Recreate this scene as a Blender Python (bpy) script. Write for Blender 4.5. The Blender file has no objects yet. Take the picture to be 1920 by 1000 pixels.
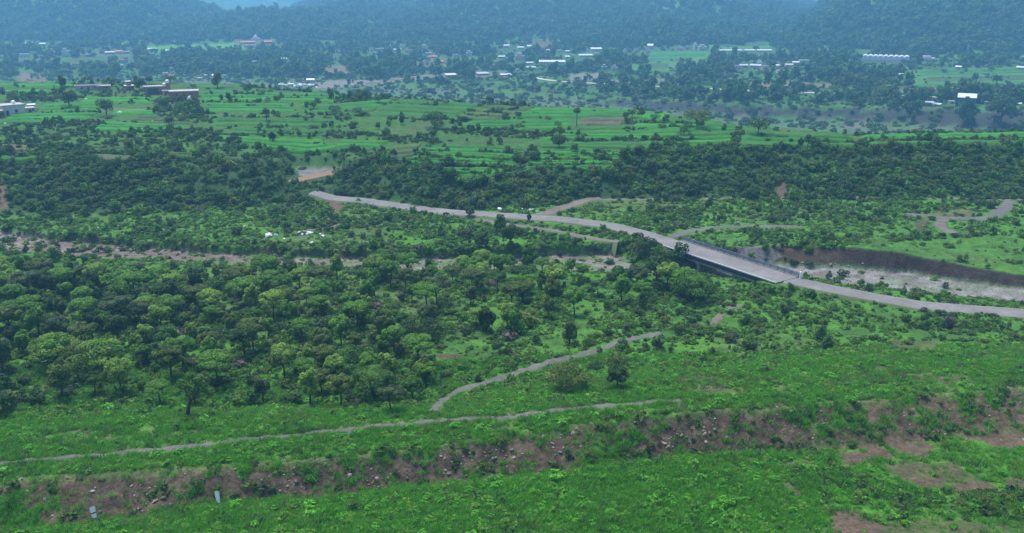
import bpy, bmesh, math, random
import numpy as np

random.seed(7)
RNG = np.random.default_rng(11)
SC = bpy.context.scene
COL = SC.collection

# ------------------------------------------------------------------ camera
H = 65.0                                   # drone height above the valley floor, metres
F = 1663.0                                 # focal length in photo pixels (1920 wide)
PITCH = math.atan(520 / F)
cam_d = bpy.data.cameras.new('camera')
cam_d.sensor_fit = 'HORIZONTAL'
cam_d.angle = 2 * math.atan(960 / F)
cam_d.clip_start = 0.5
cam_d.clip_end = 20000
cam = bpy.data.objects.new('camera', cam_d)
cam.location = (0, 0, H)
cam.rotation_euler = (math.radians(90) - PITCH, 0, 0)
COL.objects.link(cam)
SC.camera = cam

# ------------------------------------------------------------------ sky and sun (overcast)
SUN_EL, SUN_ROT = 70, 320
world = bpy.data.worlds.new('World')
SC.world = world
world.use_nodes = True
nt = world.node_tree
nt.nodes.clear()
wo = nt.nodes.new('ShaderNodeOutputWorld')
bg = nt.nodes.new('ShaderNodeBackground')
sky = nt.nodes.new('ShaderNodeTexSky')
sky.sky_type = 'NISHITA'
sky.sun_disc = False
sky.sun_elevation = math.radians(SUN_EL)
sky.sun_rotation = math.radians(SUN_ROT)
sky.air_density = 1.0
sky.dust_density = 0.6
bg.inputs['Strength'].default_value = 0.05
nt.links.new(sky.outputs[0], bg.inputs['Color'])
nt.links.new(bg.outputs[0], wo.inputs['Surface'])
sun_d = bpy.data.lights.new('sun', 'SUN')
sun_d.energy = 1.5
sun_d.angle = math.radians(34)
sun_d.color = (1.0, 0.97, 0.92)
sun = bpy.data.objects.new('sun', sun_d)
_e, _r = math.radians(SUN_EL), math.radians(SUN_ROT)
# direction towards the sun (sky rotation is measured from +Y towards +X)
_dx, _dy, _dz = math.sin(_r) * math.cos(_e), math.cos(_r) * math.cos(_e), math.sin(_e)
from mathutils import Vector
sun.rotation_euler = Vector((_dx, _dy, _dz)).to_track_quat('Z', 'Y').to_euler()
COL.objects.link(sun)

SC.view_settings.view_transform = 'Standard'
SC.view_settings.look = 'None'
SC.view_settings.gamma = 1
SC.view_settings.use_curve_mapping = False
SC.view_settings.exposure = 1.97
cy = SC.cycles
cy.max_bounces = 5
cy.diffuse_bounces = 3
cy.transmission_bounces = 3
cy.volume_bounces = 2
cy.use_denoising = True
cy.denoising_prefilter = 'NONE'
HAZE_DENSITY = 0.00032
HAZE_COLOR = (0.26, 0.62, 1.0, 1)

# ------------------------------------------------------------------ helpers
def tag(o, label=None, cat=None, group=None, kind=None):
    if label: o['label'] = label
    if cat: o['category'] = cat
    if group: o['group'] = group
    if kind: o['kind'] = kind
    return o

def link(o, parent=None):
    COL.objects.link(o)
    if parent is not None: o.parent = parent
    return o

def empty(name, loc, rz=0.0):
    o = bpy.data.objects.new(name, None)
    o.location = loc
    o.rotation_euler = (0, 0, rz)
    o.empty_display_size = 0.3
    return link(o)

class MB:
    """collects simple shapes into one mesh"""
    def __init__(s): s.v, s.f = [], []
    def add(s, v, f):
        n = len(s.v); s.v += [tuple(p) for p in v]; s.f += [tuple(n + i for i in q) for q in f]; return s
    def box(s, x0, x1, y0, y1, z0, z1):
        v = [(x0,y0,z0),(x1,y0,z0),(x1,y1,z0),(x0,y1,z0),(x0,y0,z1),(x1,y0,z1),(x1,y1,z1),(x0,y1,z1)]
        return s.add(v, [(0,3,2,1),(4,5,6,7),(0,1,5,4),(1,2,6,5),(2,3,7,6),(3,0,4,7)])
    def tube(s, pts, rad, n=6):
        pts = [Vector(p) for p in pts]; v = []
        for i, p in enumerate(pts):
            d = (pts[min(i+1, len(pts)-1)] - pts[max(i-1, 0)]).normalized()
            a = d.cross(Vector((0.3, 0.9, 0.1))).normalized(); b = d.cross(a)
            r = rad[i] if hasattr(rad, '__len__') else rad
            for k in range(n):
                t = 2 * math.pi * k / n
                v.append(p + a * (r * math.cos(t)) + b * (r * math.sin(t)))
        f = []
        for i in range(len(pts) - 1):
            for k in range(n):
                f.append((i*n+k, i*n+(k+1) % n, (i+1)*n+(k+1) % n, (i+1)*n+k))
        f.append(tuple(range(n))[::-1]); m = (len(pts)-1)*n; f.append(tuple(range(m, m+n)))
        return s.add(v, f)
    def prism(s, prof, y0, y1):          # profile in x,z swept along y
        n = len(prof)
        v = [(x, y0, z) for x, z in prof] + [(x, y1, z) for x, z in prof]
        f = [tuple(range(n)), tuple(range(2*n-1, n-1, -1))]
        f += [(i, i+n, (i+1) % n + n, (i+1) % n) for i in range(n)]
        return s.add(v, f)
    def lathe(s, prof, n=10, cx=0, cy=0):
        v, f = [], []
        for r, z in prof:
            for k in range(n):
                t = 2*math.pi*k/n; v.append((cx + r*math.cos(t), cy + r*math.sin(t), z))
        for i in range(len(prof)-1):
            for k in range(n):
                f.append((i*n+k, i*n+(k+1) % n, (i+1)*n+(k+1) % n, (i+1)*n+k))
        f.append(tuple(range((len(prof)-1)*n, len(prof)*n)))
        return s.add(v, f)
    def mesh(s, name, mat, smooth=False):
        me = bpy.data.meshes.new(name); me.from_pydata(s.v, [], s.f); me.update()
        if mat: me.materials.append(mat)
        if smooth: me.polygons.foreach_set('use_smooth', [True]*len(me.polygons))
        return me
    def build(s, name, mat, parent=None, smooth=False):
        return link(bpy.data.objects.new(name, s.mesh(name, mat, smooth)), parent)

def np_mesh(name, v, quads, mat, attrs=None, col=None, smooth=False):
    me = bpy.data.meshes.new(name)
    v = np.asarray(v, np.float32); q = np.asarray(quads, np.int32); k = q.shape[1]
    me.vertices.add(len(v)); me.vertices.foreach_set('co', v.ravel())
    me.loops.add(q.size); me.loops.foreach_set('vertex_index', q.ravel())
    me.polygons.add(len(q)); me.polygons.foreach_set('loop_start', np.arange(0, q.size, k, dtype=np.int32))
    me.polygons.foreach_set('loop_total', np.full(len(q), k, np.int32))
    if smooth: me.polygons.foreach_set('use_smooth', np.ones(len(q), bool))
    me.update(calc_edges=True)
    for nm, a in (attrs or {}).items():
        at = me.attributes.new(nm, 'FLOAT', 'POINT'); at.data.foreach_set('value', np.asarray(a, np.float32))
    if col is not None:
        at = me.attributes.new('col', 'FLOAT_COLOR', 'POINT')
        c = np.ones((len(v), 4), np.float32); c[:, :3] = col
        at.data.foreach_set('color', c.ravel())
    if mat: me.materials.append(mat)
    return me

def copy_thing(root, loc, rz=0.0, scale=None):
    r = root.copy(); COL.objects.link(r); r.location = loc; r.rotation_euler = (0, 0, rz)
    if scale is not None: r.scale = scale if hasattr(scale, '__len__') else (scale,)*3
    for ch in root.children:
        c = ch.copy(); COL.objects.link(c); c.parent = r
        for g in ch.children:
            d = g.copy(); COL.objects.link(d); d.parent = c
    return r

# numpy value noise -------------------------------------------------
def _hash(i, j, s):
    h = (i.astype(np.int64) * 374761393 + j.astype(np.int64) * 668265263 + s * 974634777) & 0x7fffffff
    h = ((h ^ (h >> 13)) * 1274126177) & 0x7fffffff
    return ((h ^ (h >> 16)) & 0xffff) / 65535.0
def vnoise(x, y, s=0):
    x = np.asarray(x, float); y = np.asarray(y, float)
    i, j = np.floor(x), np.floor(y); u, v = x - i, y - j
    u = u*u*(3-2*u); v = v*v*(3-2*v); i = i.astype(np.int64); j = j.astype(np.int64)
    a, b, c, d = _hash(i,j,s), _hash(i+1,j,s), _hash(i,j+1,s), _hash(i+1,j+1,s)
    return (a*(1-u)+b*u)*(1-v) + (c*(1-u)+d*u)*v
def fbm(x, y, s=0, o=4):
    t, a, n = 0, 1.0, 0
    for k in range(o):
        t = t + a*vnoise(x*2**k, y*2**k, s+k); n += a; a *= 0.5
    return t/n
def sstep(a, b, x):
    t = np.clip((x-a)/(b-a), 0, 1); return t*t*(3-2*t)
def in_poly(px, py, poly):
    r = np.zeros(np.shape(px), bool); n = len(poly)
    for k in range(n):
        x0, y0 = poly[k]; x1, y1 = poly[(k+1) % n]
        if y0 == y1: continue
        c = ((y0 > py) != (y1 > py)) & (px < (x1-x0)*(py-y0)/(y1-y0) + x0)
        r ^= c
    return r

# photo pixel <-> place ------------------------------------------------
CP, SP = math.cos(PITCH), math.sin(PITCH)
def ray(px, py):
    a = (np.asarray(px, float)-960)/F; b = (500-np.asarray(py, float))/F
    return a, CP + b*SP, -SP + b*CP
def G(px, py, z):
    dx, dy, dz = ray(px, py); s = (z-H)/dz
    return dx*s, dy*s
def to_px(x, y, z):
    ax = y*CP - (z-H)*SP; up = y*SP + (z-H)*CP
    return 960 + F*x/ax, 500 - F*up/ax

# ------------------------------------------------------------------ materials
def new_mat(name):
    m = bpy.data.materials.new(name); m.use_nodes = True
    n = m.node_tree.nodes; l = m.node_tree.links
    return m, n, l, n['Principled BSDF']
def noise_node(n, l, scale, detail=4, coord='Object', rough=0.6):
    tc = n.new('ShaderNodeTexCoord'); t = n.new('ShaderNodeTexNoise')
    t.inputs['Scale'].default_value = scale; t.inputs['Detail'].default_value = detail
    t.inputs['Roughness'].default_value = rough
    l.new(tc.outputs[coord], t.inputs['Vector']); return t
def mixc(n, l, fac, a, b, blend='MIX'):
    m = n.new('ShaderNodeMix'); m.data_type = 'RGBA'; m.blend_type = blend
    for s, v in ((m.inputs['Factor'], fac), (m.inputs['A'], a), (m.inputs['B'], b)):
        if hasattr(v, 'is_linked') or isinstance(v, bpy.types.NodeSocket): l.new(v, s)
        elif hasattr(v, '__len__'): s.default_value = (*v[:3], 1)
        else: s.default_value = v
    return m.outputs['Result']
def maprange(n, l, v, a, b, c, d):
    m = n.new('ShaderNodeMapRange'); l.new(v, m.inputs[0])
    for k, x in zip((1, 2, 3, 4), (a, b, c, d)): m.inputs[k].default_value = x
    return m.outputs[0]
def simple(name, c, rough=0.8, var=0.25, scale=1.5, spec=0.2, bump=0.0, metal=0):
    m, n, l, p = new_mat(name)
    t = noise_node(n, l, scale, 5)
    f = maprange(n, l, t.outputs[0], 0.3, 0.7, 1-var, 1+var)
    l.new(mixc(n, l, 1.0, c, f, 'MULTIPLY'), p.inputs['Base Color'])
    p.inputs['Roughness'].default_value = rough; p.inputs['Specular IOR Level'].default_value = spec
    p.inputs['Metallic'].default_value = metal
    if bump:
        b = n.new('ShaderNodeBump'); b.inputs['Strength'].default_value = bump; b.inputs['Distance'].default_value = 0.1
        l.new(t.outputs[0], b.inputs['Height']); l.new(b.outputs[0], p.inputs['Normal'])
    return m
def foliage(name, ca, cb, transl=0.38):
    m, n, l, p = new_mat(name)
    oi = n.new('ShaderNodeObjectInfo')
    c = mixc(n, l, oi.outputs['Random'], ca, cb)
    at = n.new('ShaderNodeAttribute'); at.attribute_name = 'tint'
    c = mixc(n, l, 1.0, c, at.outputs['Fac'], 'MULTIPLY')
    l.new(c, p.inputs['Base Color']); p.inputs['Roughness'].default_value = 0.6
    p.inputs['Specular IOR Level'].default_value = 0.2
    tr = n.new('ShaderNodeBsdfTranslucent'); l.new(c, tr.inputs['Color'])
    mx = n.new('ShaderNodeMixShader'); mx.inputs[0].default_value = transl
    l.new(p.outputs[0], mx.inputs[1]); l.new(tr.outputs[0], mx.inputs[2])
    l.new(mx.outputs[0], n['Material Output'].inputs['Surface'])
    return m

GRASS_B = np.array((0.075, 0.215, 0.024)); GRASS_M = np.array((0.060, 0.155, 0.024)); GRASS_D = np.array((0.040, 0.095, 0.022))
DRY = np.array((0.105, 0.125, 0.055)); SOIL = np.array((0.096, 0.071, 0.049)); GRAVEL = np.array((0.20, 0.165, 0.15))
GREYGR = np.array((0.20, 0.19, 0.18)); DARKS = np.array((0.050, 0.036, 0.031)); SCRUB = np.array((0.030, 0.065, 0.022))

# ------------------------------------------------------------------ terrain from feature lines (photo px, row, height in metres)
FEAT = [
 # 1 bottom of the near field
 [(-300,1090,5.6),(900,1090,5.6),(1500,1090,4.6),(2200,1090,3.0)],
 # 2 near field crest
 [(-50,1005,3.4),(180,985,3.4),(420,950,3.5),(640,935,3.6),(830,912,3.8),(1100,885,4.3),(1280,858,4.6),(1450,852,4.2),(1600,885,3.0),(1920,900,2.6)],
 # 3 foot of the bank
 [(-50,1002,2.5),(180,981,2.5),(420,946,2.5),(640,930,2.5),(830,907,2.4),(1100,882,2.0),(1280,860,1.2),(1450,852,1.2),(1560,842,2.0),(1700,828,2.6),(1920,818,3.0)],
 # 4 bank top
 [(-50,908,5.5),(150,895,5.5),(400,880,5.5),(600,866,5.5),(760,848,5.5),(1000,810,5.5),(1250,778,5.6),(1400,768,5.8),(1500,763,6.0),(1700,748,6.2),(1920,726,6.4)],
 # 5 track
 [(-50,872,5.2),(200,852,5.2),(420,830,5.2),(640,805,5.2),(900,785,5.2),(1100,765,5.3),(1270,752,5.4),(1500,733,5.7),(1920,695,6.0)],
 # 6 far edge of the terrace
 [(-50,802,4.6),(400,786,4.6),(760,774,4.6),(1000,745,4.6),(1250,706,4.6),(1500,685,4.6),(1920,660,4.8)],
 # 7 start of the flood plain
 [(-50,772,1.6),(400,764,1.6),(760,755,1.6),(1000,722,1.6),(1250,683,1.6),(1500,658,1.6),(1920,632,1.6)],
 # 8 mid plain
 [(-50,625,1.0),(960,620,1.0),(1300,605,1.0),(1920,608,1.3)],
 # 9 near edge of the stream bed
 [(-50,470,0.8),(100,480,0.8),(250,492,0.8),(400,502,0.8),(600,510,0.8),(800,512,0.8),(1000,510,0.8),(1200,515,0.8),(1350,520,1.2),(1440,527,1.8),(1530,528,1.8),(1600,538,1.4),(1700,550,1.0),(1800,557,1.0),(1920,570,1.0)],
 # 10 bed near
 [(-50,465,-1.0),(100,475,-1.0),(400,497,-1.0),(800,508,-1.0),(1200,511,-1.0),(1440,522,-1.2),(1530,522,-1.2),(1700,546,-1.2),(1920,566,-1.2)],
 # 11 bed far
 [(-50,428,-1.0),(0,438,-1.0),(100,451,-1.0),(250,463,-1.0),(400,476,-1.0),(600,484,-1.0),(800,486,-1.0),(1000,481,-1.0),(1200,478,-1.0),(1300,480,-1.0),(1400,494,-1.0),(1520,504,-1.0),(1600,506,-1.0),(1700,514,-1.0),(1800,530,-1.0),(1920,546,-1.0)],
 # 12 far bank top
 [(-50,416,1.0),(0,426,1.0),(100,441,1.0),(250,454,1.0),(400,466,1.0),(600,468,1.2),(800,472,1.2),(1000,468,1.5),(1200,461,2.4),(1300,462,2.6),(1380,463,2.6),(1530,459,3.6),(1600,461,3.8),(1700,474,3.6),(1800,496,2.7),(1920,519,1.9)],
 # 13 foot of the scarp
 [(-50,402,2.2),(150,407,2.2),(300,397,2.4),(400,387,2.6),(580,374,3.0),(620,364,3.2),(760,383,3.0),(900,392,3.0),(1000,386,3.0),(1100,374,3.2),(1300,371,3.4),(1600,371,3.4),(1920,372,3.4)],
 # 14 scarp top
 [(-50,292,12),(150,300,12),(300,308,11.5),(450,322,10.5),(520,345,7.2),(560,356,4.8),(600,352,4.6),(650,346,5.5),(720,328,8),(850,332,8.5),(1000,325,9),(1150,319,10),(1230,292,12.2),(1400,282,12.6),(1600,277,12.7),(1920,273,12.8)],
 # 15
 [(-50,280,12.5),(300,298,12),(450,312,10.8),(520,326,5.6),(580,322,4.9),(640,322,5.6),(720,314,9),(850,324,9),(1000,316,9.5),(1150,306,10.5),(1230,284,12.7),(1400,275,12.9),(1920,266,13)],
 # 16
 [(-50,265,13),(300,280,12.5),(450,292,11.8),(520,304,9.5),(580,298,8.6),(640,302,9.2),(720,298,11),(1000,300,10.8),(1230,272,13),(1600,266,13),(1920,260,13)],
 # 17 mid mesa
 [(-50,220,14),(600,220,14),(960,235,13),(1300,250,13.2),(1600,258,13.1),(1920,254,13.1)],
 # 18 far edge of the mesa
 [(-50,152,15),(300,152,15),(450,159,15),(560,168,15),(700,180,14.6),(920,195,14.1),(1200,206,13.6),(1400,235,13.3),(1600,250,13.2),(1920,247,13.2)],
 # 19 valley beyond, foot of the mesa (row is dummy, y is F18+16)
 None,
 # 20 foot of the far cliff
 [(-50,148,-28),(600,150,-28),(900,172,-29),(1050,188,-30),(1200,206,-30),(1400,222,-30),(1600,229,-30),(1800,241,-30),(1920,248,-30)],
 # 21 cliff top
 [(-50,146,-27),(600,148,-27),(900,166,-27),(1050,182,-26),(1200,187,-25),(1400,194,-20.5),(1600,200,-20),(1800,204,-19.5),(1920,204,-19)],
 # 22
 [(-50,120,-25),(600,120,-25),(1200,125,-24),(1500,140,-19),(1920,140,-18)],
 # 23
 [(-50,95,-22),(1000,95,-22),(1500,108,-18),(1920,115,-17)],
 # 24 feet of the hills
 [(-50,74,-20),(500,80,-20),(1000,88,-20),(1400,92,-18),(1920,100,-14)],
]
T_IN = 0.64
T = np.concatenate([np.linspace(-1.0, -T_IN, 32)[:-1], np.linspace(-T_IN, T_IN, 600), np.linspace(T_IN, 1.0, 32)[1:]])
u0, u1 = 1/76.0, 1/1800.0
YG = np.concatenate([np.linspace(12, 76, 10)[:-1],
                     np.sort(np.concatenate([1/np.linspace(u0, u1, 330), np.exp(np.linspace(math.log(76.5), math.log(1799), 250)), np.linspace(190.3, 236.1, 200)])),
                     np.exp(np.linspace(math.log(1820), math.log(9000), 26))])
KY, KZ = [np.full(len(T), 10.0)], [np.full(len(T), 8.0)]
for fl in FEAT:
    if fl is None:
        KY.append(KY[-1] + 45); KZ.append(np.full(len(T), -27.0)); continue
    a = np.array(fl, float); x, y = G(a[:, 0], a[:, 1], a[:, 2]); t = x / y; o = np.argsort(t)
    yy = np.interp(T, t[o], y[o]); zz = np.interp(T, t[o], a[o, 2])
    yy = yy + (np.interp(T, t[o], np.arange(len(o))) * 0)
    cut = len(KY) in (12, 13)
    wob = (fbm(T*(22 if cut else 60), T*0+len(KY)*3.7*(not cut), 5, 2 if cut else 3) - 0.5) * .012 * yy          # nothing in nature is ruled with a straightedge
    KY.append(np.maximum(yy + wob, KY[-1] + 0.6)); KZ.append(zz)
KY.append(np.maximum(KY[-1] + 200, 2000.0)); KZ.append(np.full(len(T), -8.0))
KY.append(np.full(len(T), 10000.0)); KZ.append(np.full(len(T), 60.0))
KY, KZ = np.array(KY), np.array(KZ)
NK = len(KY)
NT, NY = len(T), len(YG)
ZG = np.zeros((NY, NT)); KF = np.zeros((NY, NT))
for c in range(NT):
    ZG[:, c] = np.interp(YG, KY[:, c], KZ[:, c]); KF[:, c] = np.interp(YG, KY[:, c], np.arange(NK))
XX = T[None, :] * YG[:, None]; YY = np.repeat(YG[:, None], NT, 1)
def bump01(k, a, b): return np.clip(np.minimum((k-a), (b-k)) / max((b-a)/2, 1e-6), 0, 1)
near_w = 1 - sstep(200, 500, YY)
ZG += (fbm(XX/9, YY/9, 1, 5) - 0.5) * (0.7 * near_w + 0.8 * (1-near_w)) * np.where(KF > 12, 1.3, 1)
ZG += (fbm(XX/2.2, YY/2.2, 2, 3) - 0.5) * 0.35 * near_w
esc = bump01(KF, 12.9, 14.6) * (KF < 14.6)
rid = 1 - np.abs(2*fbm((XX + 0.25*YY)/17, YY/70, 9, 4) - 1)
ZG += esc * (rid - 0.75) * 9.0
ZG += bump01(KF, 2.9, 4.1) * ((fbm(XX/3.0, YY/6, 21, 4) - 0.5) * 2.2)
ZG += bump01(KF, 19.9, 21.2) * ((fbm(XX/9, YY/30, 23, 4) - 0.5) * 5)
ZG += bump01(KF, 10.9, 12.2) * ((fbm(XX/3, YY/5, 25, 4) - 0.5) * .5)
# approach embankments of the bridge and the level hollow of the pond
DECK_Z = 3.4
B1 = np.array((*[float(w) for w in G(1262, 457, DECK_Z)], DECK_Z)); B2 = np.array((*[float(w) for w in G(1472, 525, DECK_Z)], DECK_Z))
_bd = (B2-B1)[:2]; _bl = float(np.linalg.norm(_bd)); _bd = _bd/_bl
EMB = np.zeros(XX.shape, bool)
_sb = (XX-B1[0])*_bd[0] + (YY-B1[1])*_bd[1]
for _pts, _side in (([(1180,432,2.7),(1225,445,3.1),(1262,457,DECK_Z)], -1), ([(1472,525,DECK_Z),(1510,535,2.9),(1560,547,2.3),(1650,563,1.6)], 1)):
    _w = [np.array((*[float(q) for q in G(*a)], a[2])) for a in _pts]
    _w = [np.array(a) for a in _w]
    if _side < 0: _w.append(B1 + np.array((*(_bd*1.2), 0)))
    else: _w.insert(0, B2 - np.array((*(_bd*1.2), 0)))
    for a, b in zip(_w[:-1], _w[1:]):
        ab = (b-a)[:2]; s_ = np.clip(((XX-a[0])*ab[0]+(YY-a[1])*ab[1])/(ab@ab), 0, 1)
        d_ = np.hypot(XX-a[0]-s_*ab[0], YY-a[1]-s_*ab[1]); zr = a[2]+(b[2]-a[2])*s_ - .12
        zn = zr - np.maximum(0, d_-3.8)*.62; EMB |= zn > ZG; ZG = np.maximum(ZG, zn)
_px, _py = to_px(XX, YY, ZG)
POND_Z = 5.0
_pm = (KF > 13.4) & (KF < 16.2) & (_px > 522) & (_px < 648) & (YY > 268) & (YY < 316)
_pw = sstep(522, 545, _px)*(1-sstep(632, 650, _px))*sstep(266, 272, YY)*(1-sstep(306, 316, YY))
ZG = np.where(_pm, ZG*(1-_pw)+POND_Z*_pw, ZG)
# terrace treads on the mesa
def gsamp(A, x, y):
    x = np.asarray(x, float); y = np.asarray(y, float); t = np.clip(x/np.maximum(y, 1), T[0], T[-1]); yy = np.clip(y, YG[0], YG[-1])
    i = np.clip(np.searchsorted(YG, yy) - 1, 0, NY-2); j = np.clip(np.searchsorted(T, t) - 1, 0, NT-2)
    v = (yy - YG[i])/(YG[i+1]-YG[i]); u = (t - T[j])/(T[j+1]-T[j])
    return (A[i,j]*(1-u)+A[i,j+1]*u)*(1-v) + (A[i+1,j]*(1-u)+A[i+1,j+1]*u)*v
def ter(x, y): return gsamp(ZG, x, y)
_S = np.exp(np.linspace(math.log(60), math.log(3000), 2600))
def hit(px, py):
    """where the sight line through a photo pixel meets the ground"""
    dx, dy, dz = (float(q) for q in ray(px, py))
    x, y, z = dx*_S, dy*_S, H + dz*_S
    below = np.nonzero(z < ter(x, y))[0]
    if len(below) == 0: return None
    i = max(below[0], 1); a, b = _S[i-1], _S[i]
    for _ in range(18):
        m = (a+b)/2
        if H + dz*m < ter(dx*m, dy*m): b = m
        else: a = m
    x, y = dx*b, dy*b
    return np.array((x, y, float(ter(x, y))))

PXG, PYG = to_px(XX, YY, ZG)

# ------------------------------------------------------------------ the colour of the bare ground
# (photo px outline, ground colour, strength)
PATCH = [
 ([(1452,374),(1461,336),(1488,348),(1480,358),(1470,374)], SOIL*1.0, 1),
 ([(-60,300),(6,330),(20,398),(-60,410)], SOIL*1.2, .9),
 ([(598,364),(640,372),(652,381),(640,388),(632,402),(622,396)], SOIL*1.1, 1),
 ([(1450,866),(1510,862),(1535,876),(1470,884)], SOIL, 1), ([(1575,846),(1630,848),(1650,866),(1590,868)], SOIL, 1),
 ([(1650,824),(1720,822),(1755,838),(1720,856),(1670,846)], SOIL*1.05, 1), ([(1600,836),(1640,832),(1680,860),(1640,864)], SOIL, 1),
 ([(1810,815),(1980,812),(1980,842),(1850,836)], SOIL*1.15, 1), ([(1640,872),(1800,866),(1830,900),(1690,906)], SOIL*.95, .8),
 ([(1550,962),(1600,958),(1660,985),(1640,1010),(1560,1010)], SOIL*1.05, 1), ([(1455,904),(1470,902),(1505,930),(1490,936)], SOIL, 1),
 ([(1780,906),(1850,900),(1880,918),(1800,926)], SOIL*1.05, 1), ([(1700,900),(1760,896),(1780,916),(1720,918)], SOIL, .9), ([(1880,896),(1960,890),(1960,912),(1900,912)], SOIL, .9),
 ([(1640,985),(1760,968),(1900,990),(1900,1010),(1640,1010)], SOIL*.9, .6),
 ([(1520,680),(1700,690),(1660,700),(1560,700)], SOIL*.7, .5), ([(1660,640),(1760,636),(1760,664),(1680,668)], SOIL*.8, .6), ([(1800,650),(1860,645),(1860,672),(1810,672)], SOIL*.8, .6),
 ([(1270,700),(1330,696),(1400,730),(1280,735)], SOIL*.8, .35), ([(1690,708),(1780,700),(1860,715),(1780,726)], SOIL*.9, .7), ([(1450,722),(1560,715),(1560,724),(1460,730)], SOIL*.9, .6), ([(1290,728),(1400,726),(1395,734),(1300,736)], SOIL, .8),
 ([(800,663),(850,662),(880,674),(820,672)], SOIL*.9, .9), ([(300,690),(340,690),(340,698),(300,698)], DRY, .7), ([(0,735),(120,718),(190,735),(60,752)], DRY, .5), ([(60,820),(180,795),(230,820),(120,838)], DRY*.9, .6),
 ([(1695,402),(1740,401),(1800,392),(1850,400),(1800,410),(1760,412),(1720,410)], SOIL*1.2, .7), ([(1715,415),(1740,412),(1740,430),(1722,430)], DARKS*1.5, .8),
 ([(170,290),(245,292),(264,304),(195,304)], DRY*1.3, .8), ([(0,272),(70,275),(80,288),(0,284)], DRY*1.1, .7),
 ([(560,316),(640,314),(642,326),(560,330)], GREYGR*.8, .9),
 ([(1380,463),(1440,462),(1470,480),(1440,496),(1390,486)], GREYGR*.85, .9),
 # far valley
 ([(560,158),(640,150),(720,150),(800,140),(860,139),(860,144),(760,152),(690,160),(600,165)], GRAVEL*.95, .9),
 ([(1385,154),(1490,152),(1563,158),(1560,164),(1400,163)], SOIL*1.7, .9), ([(1640,166),(1715,166),(1720,177),(1660,175)], SOIL*1.5, .9),
 ([(1065,140),(1120,138),(1130,150),(1070,152)], GRAVEL, .8), ([(1140,150),(1200,146),(1200,160),(1150,158)], GRAVEL, .7), ([(1205,146),(1290,150),(1290,158),(1210,156)], GRAVEL*.8, .6),
 ([(36,138),(62,136),(64,154),(34,154)], SOIL*1.6, 1), ([(64,140),(86,140),(88,154),(64,154)], SOIL*1.4, .8), ([(605,128),(645,120),(655,142),(612,142)], SOIL*1.6, 1),
 ([(995,80),(1035,74),(1040,92),(1000,94)], SOIL*1.2, .9), ([(270,88),(460,80),(460,92),(380,99),(280,99)], GRASS_B*1.15, .9), ([(200,82),(250,80),(250,86),(205,86)], GRASS_B*1.15, .8),
 ([(60,98),(250,96),(250,103),(60,104)], SOIL*1.3, .7), ([(130,110),(210,110),(205,128),(135,122)], SOIL*.9, .5), ([(440,72),(520,70),(515,84),(440,84)], SOIL*1.4, .6),
 ([(880,135),(950,132),(960,144),(870,146)], GRAVEL*.8, .7), ([(780,112),(840,110),(840,128),(780,128)], GRAVEL*.7, .5), ([(1000,185),(1060,187),(1120,200),(1060,200)], GRAVEL*.7, .5), ([(1590,232),(1620,236),(1600,242),(1580,240)], GRAVEL*.8, .6),
 ([(1210,98),(1330,97),(1325,128),(1215,130)], GRASS_M*1.2, .9), ([(1180,120),(1260,125),(1255,134),(1180,134)], GRASS_M*1.1, .8), ([(1690,132),(1930,125),(1930,170),(1720,166)], GRASS_M*1.1, .9), ([(1320,84),(1430,76),(1450,90),(1330,96)], GRASS_M*1.2, .9),
 ([(1260,116),(1320,114),(1318,126),(1255,128)], GRAVEL*.6, .5),
]
def soil_bank(x, y, px):
    return sstep(.45, .57, .45*fbm(x/6, y/6, 31, 4)+.55*fbm(x/2.2, y/5, 33, 4)+np.interp(px, [0,300,760,900,1100,1300,1450,1600,1920], [.11,.13,.13,.11,.07,.06,.08,.09,.10]))
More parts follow.
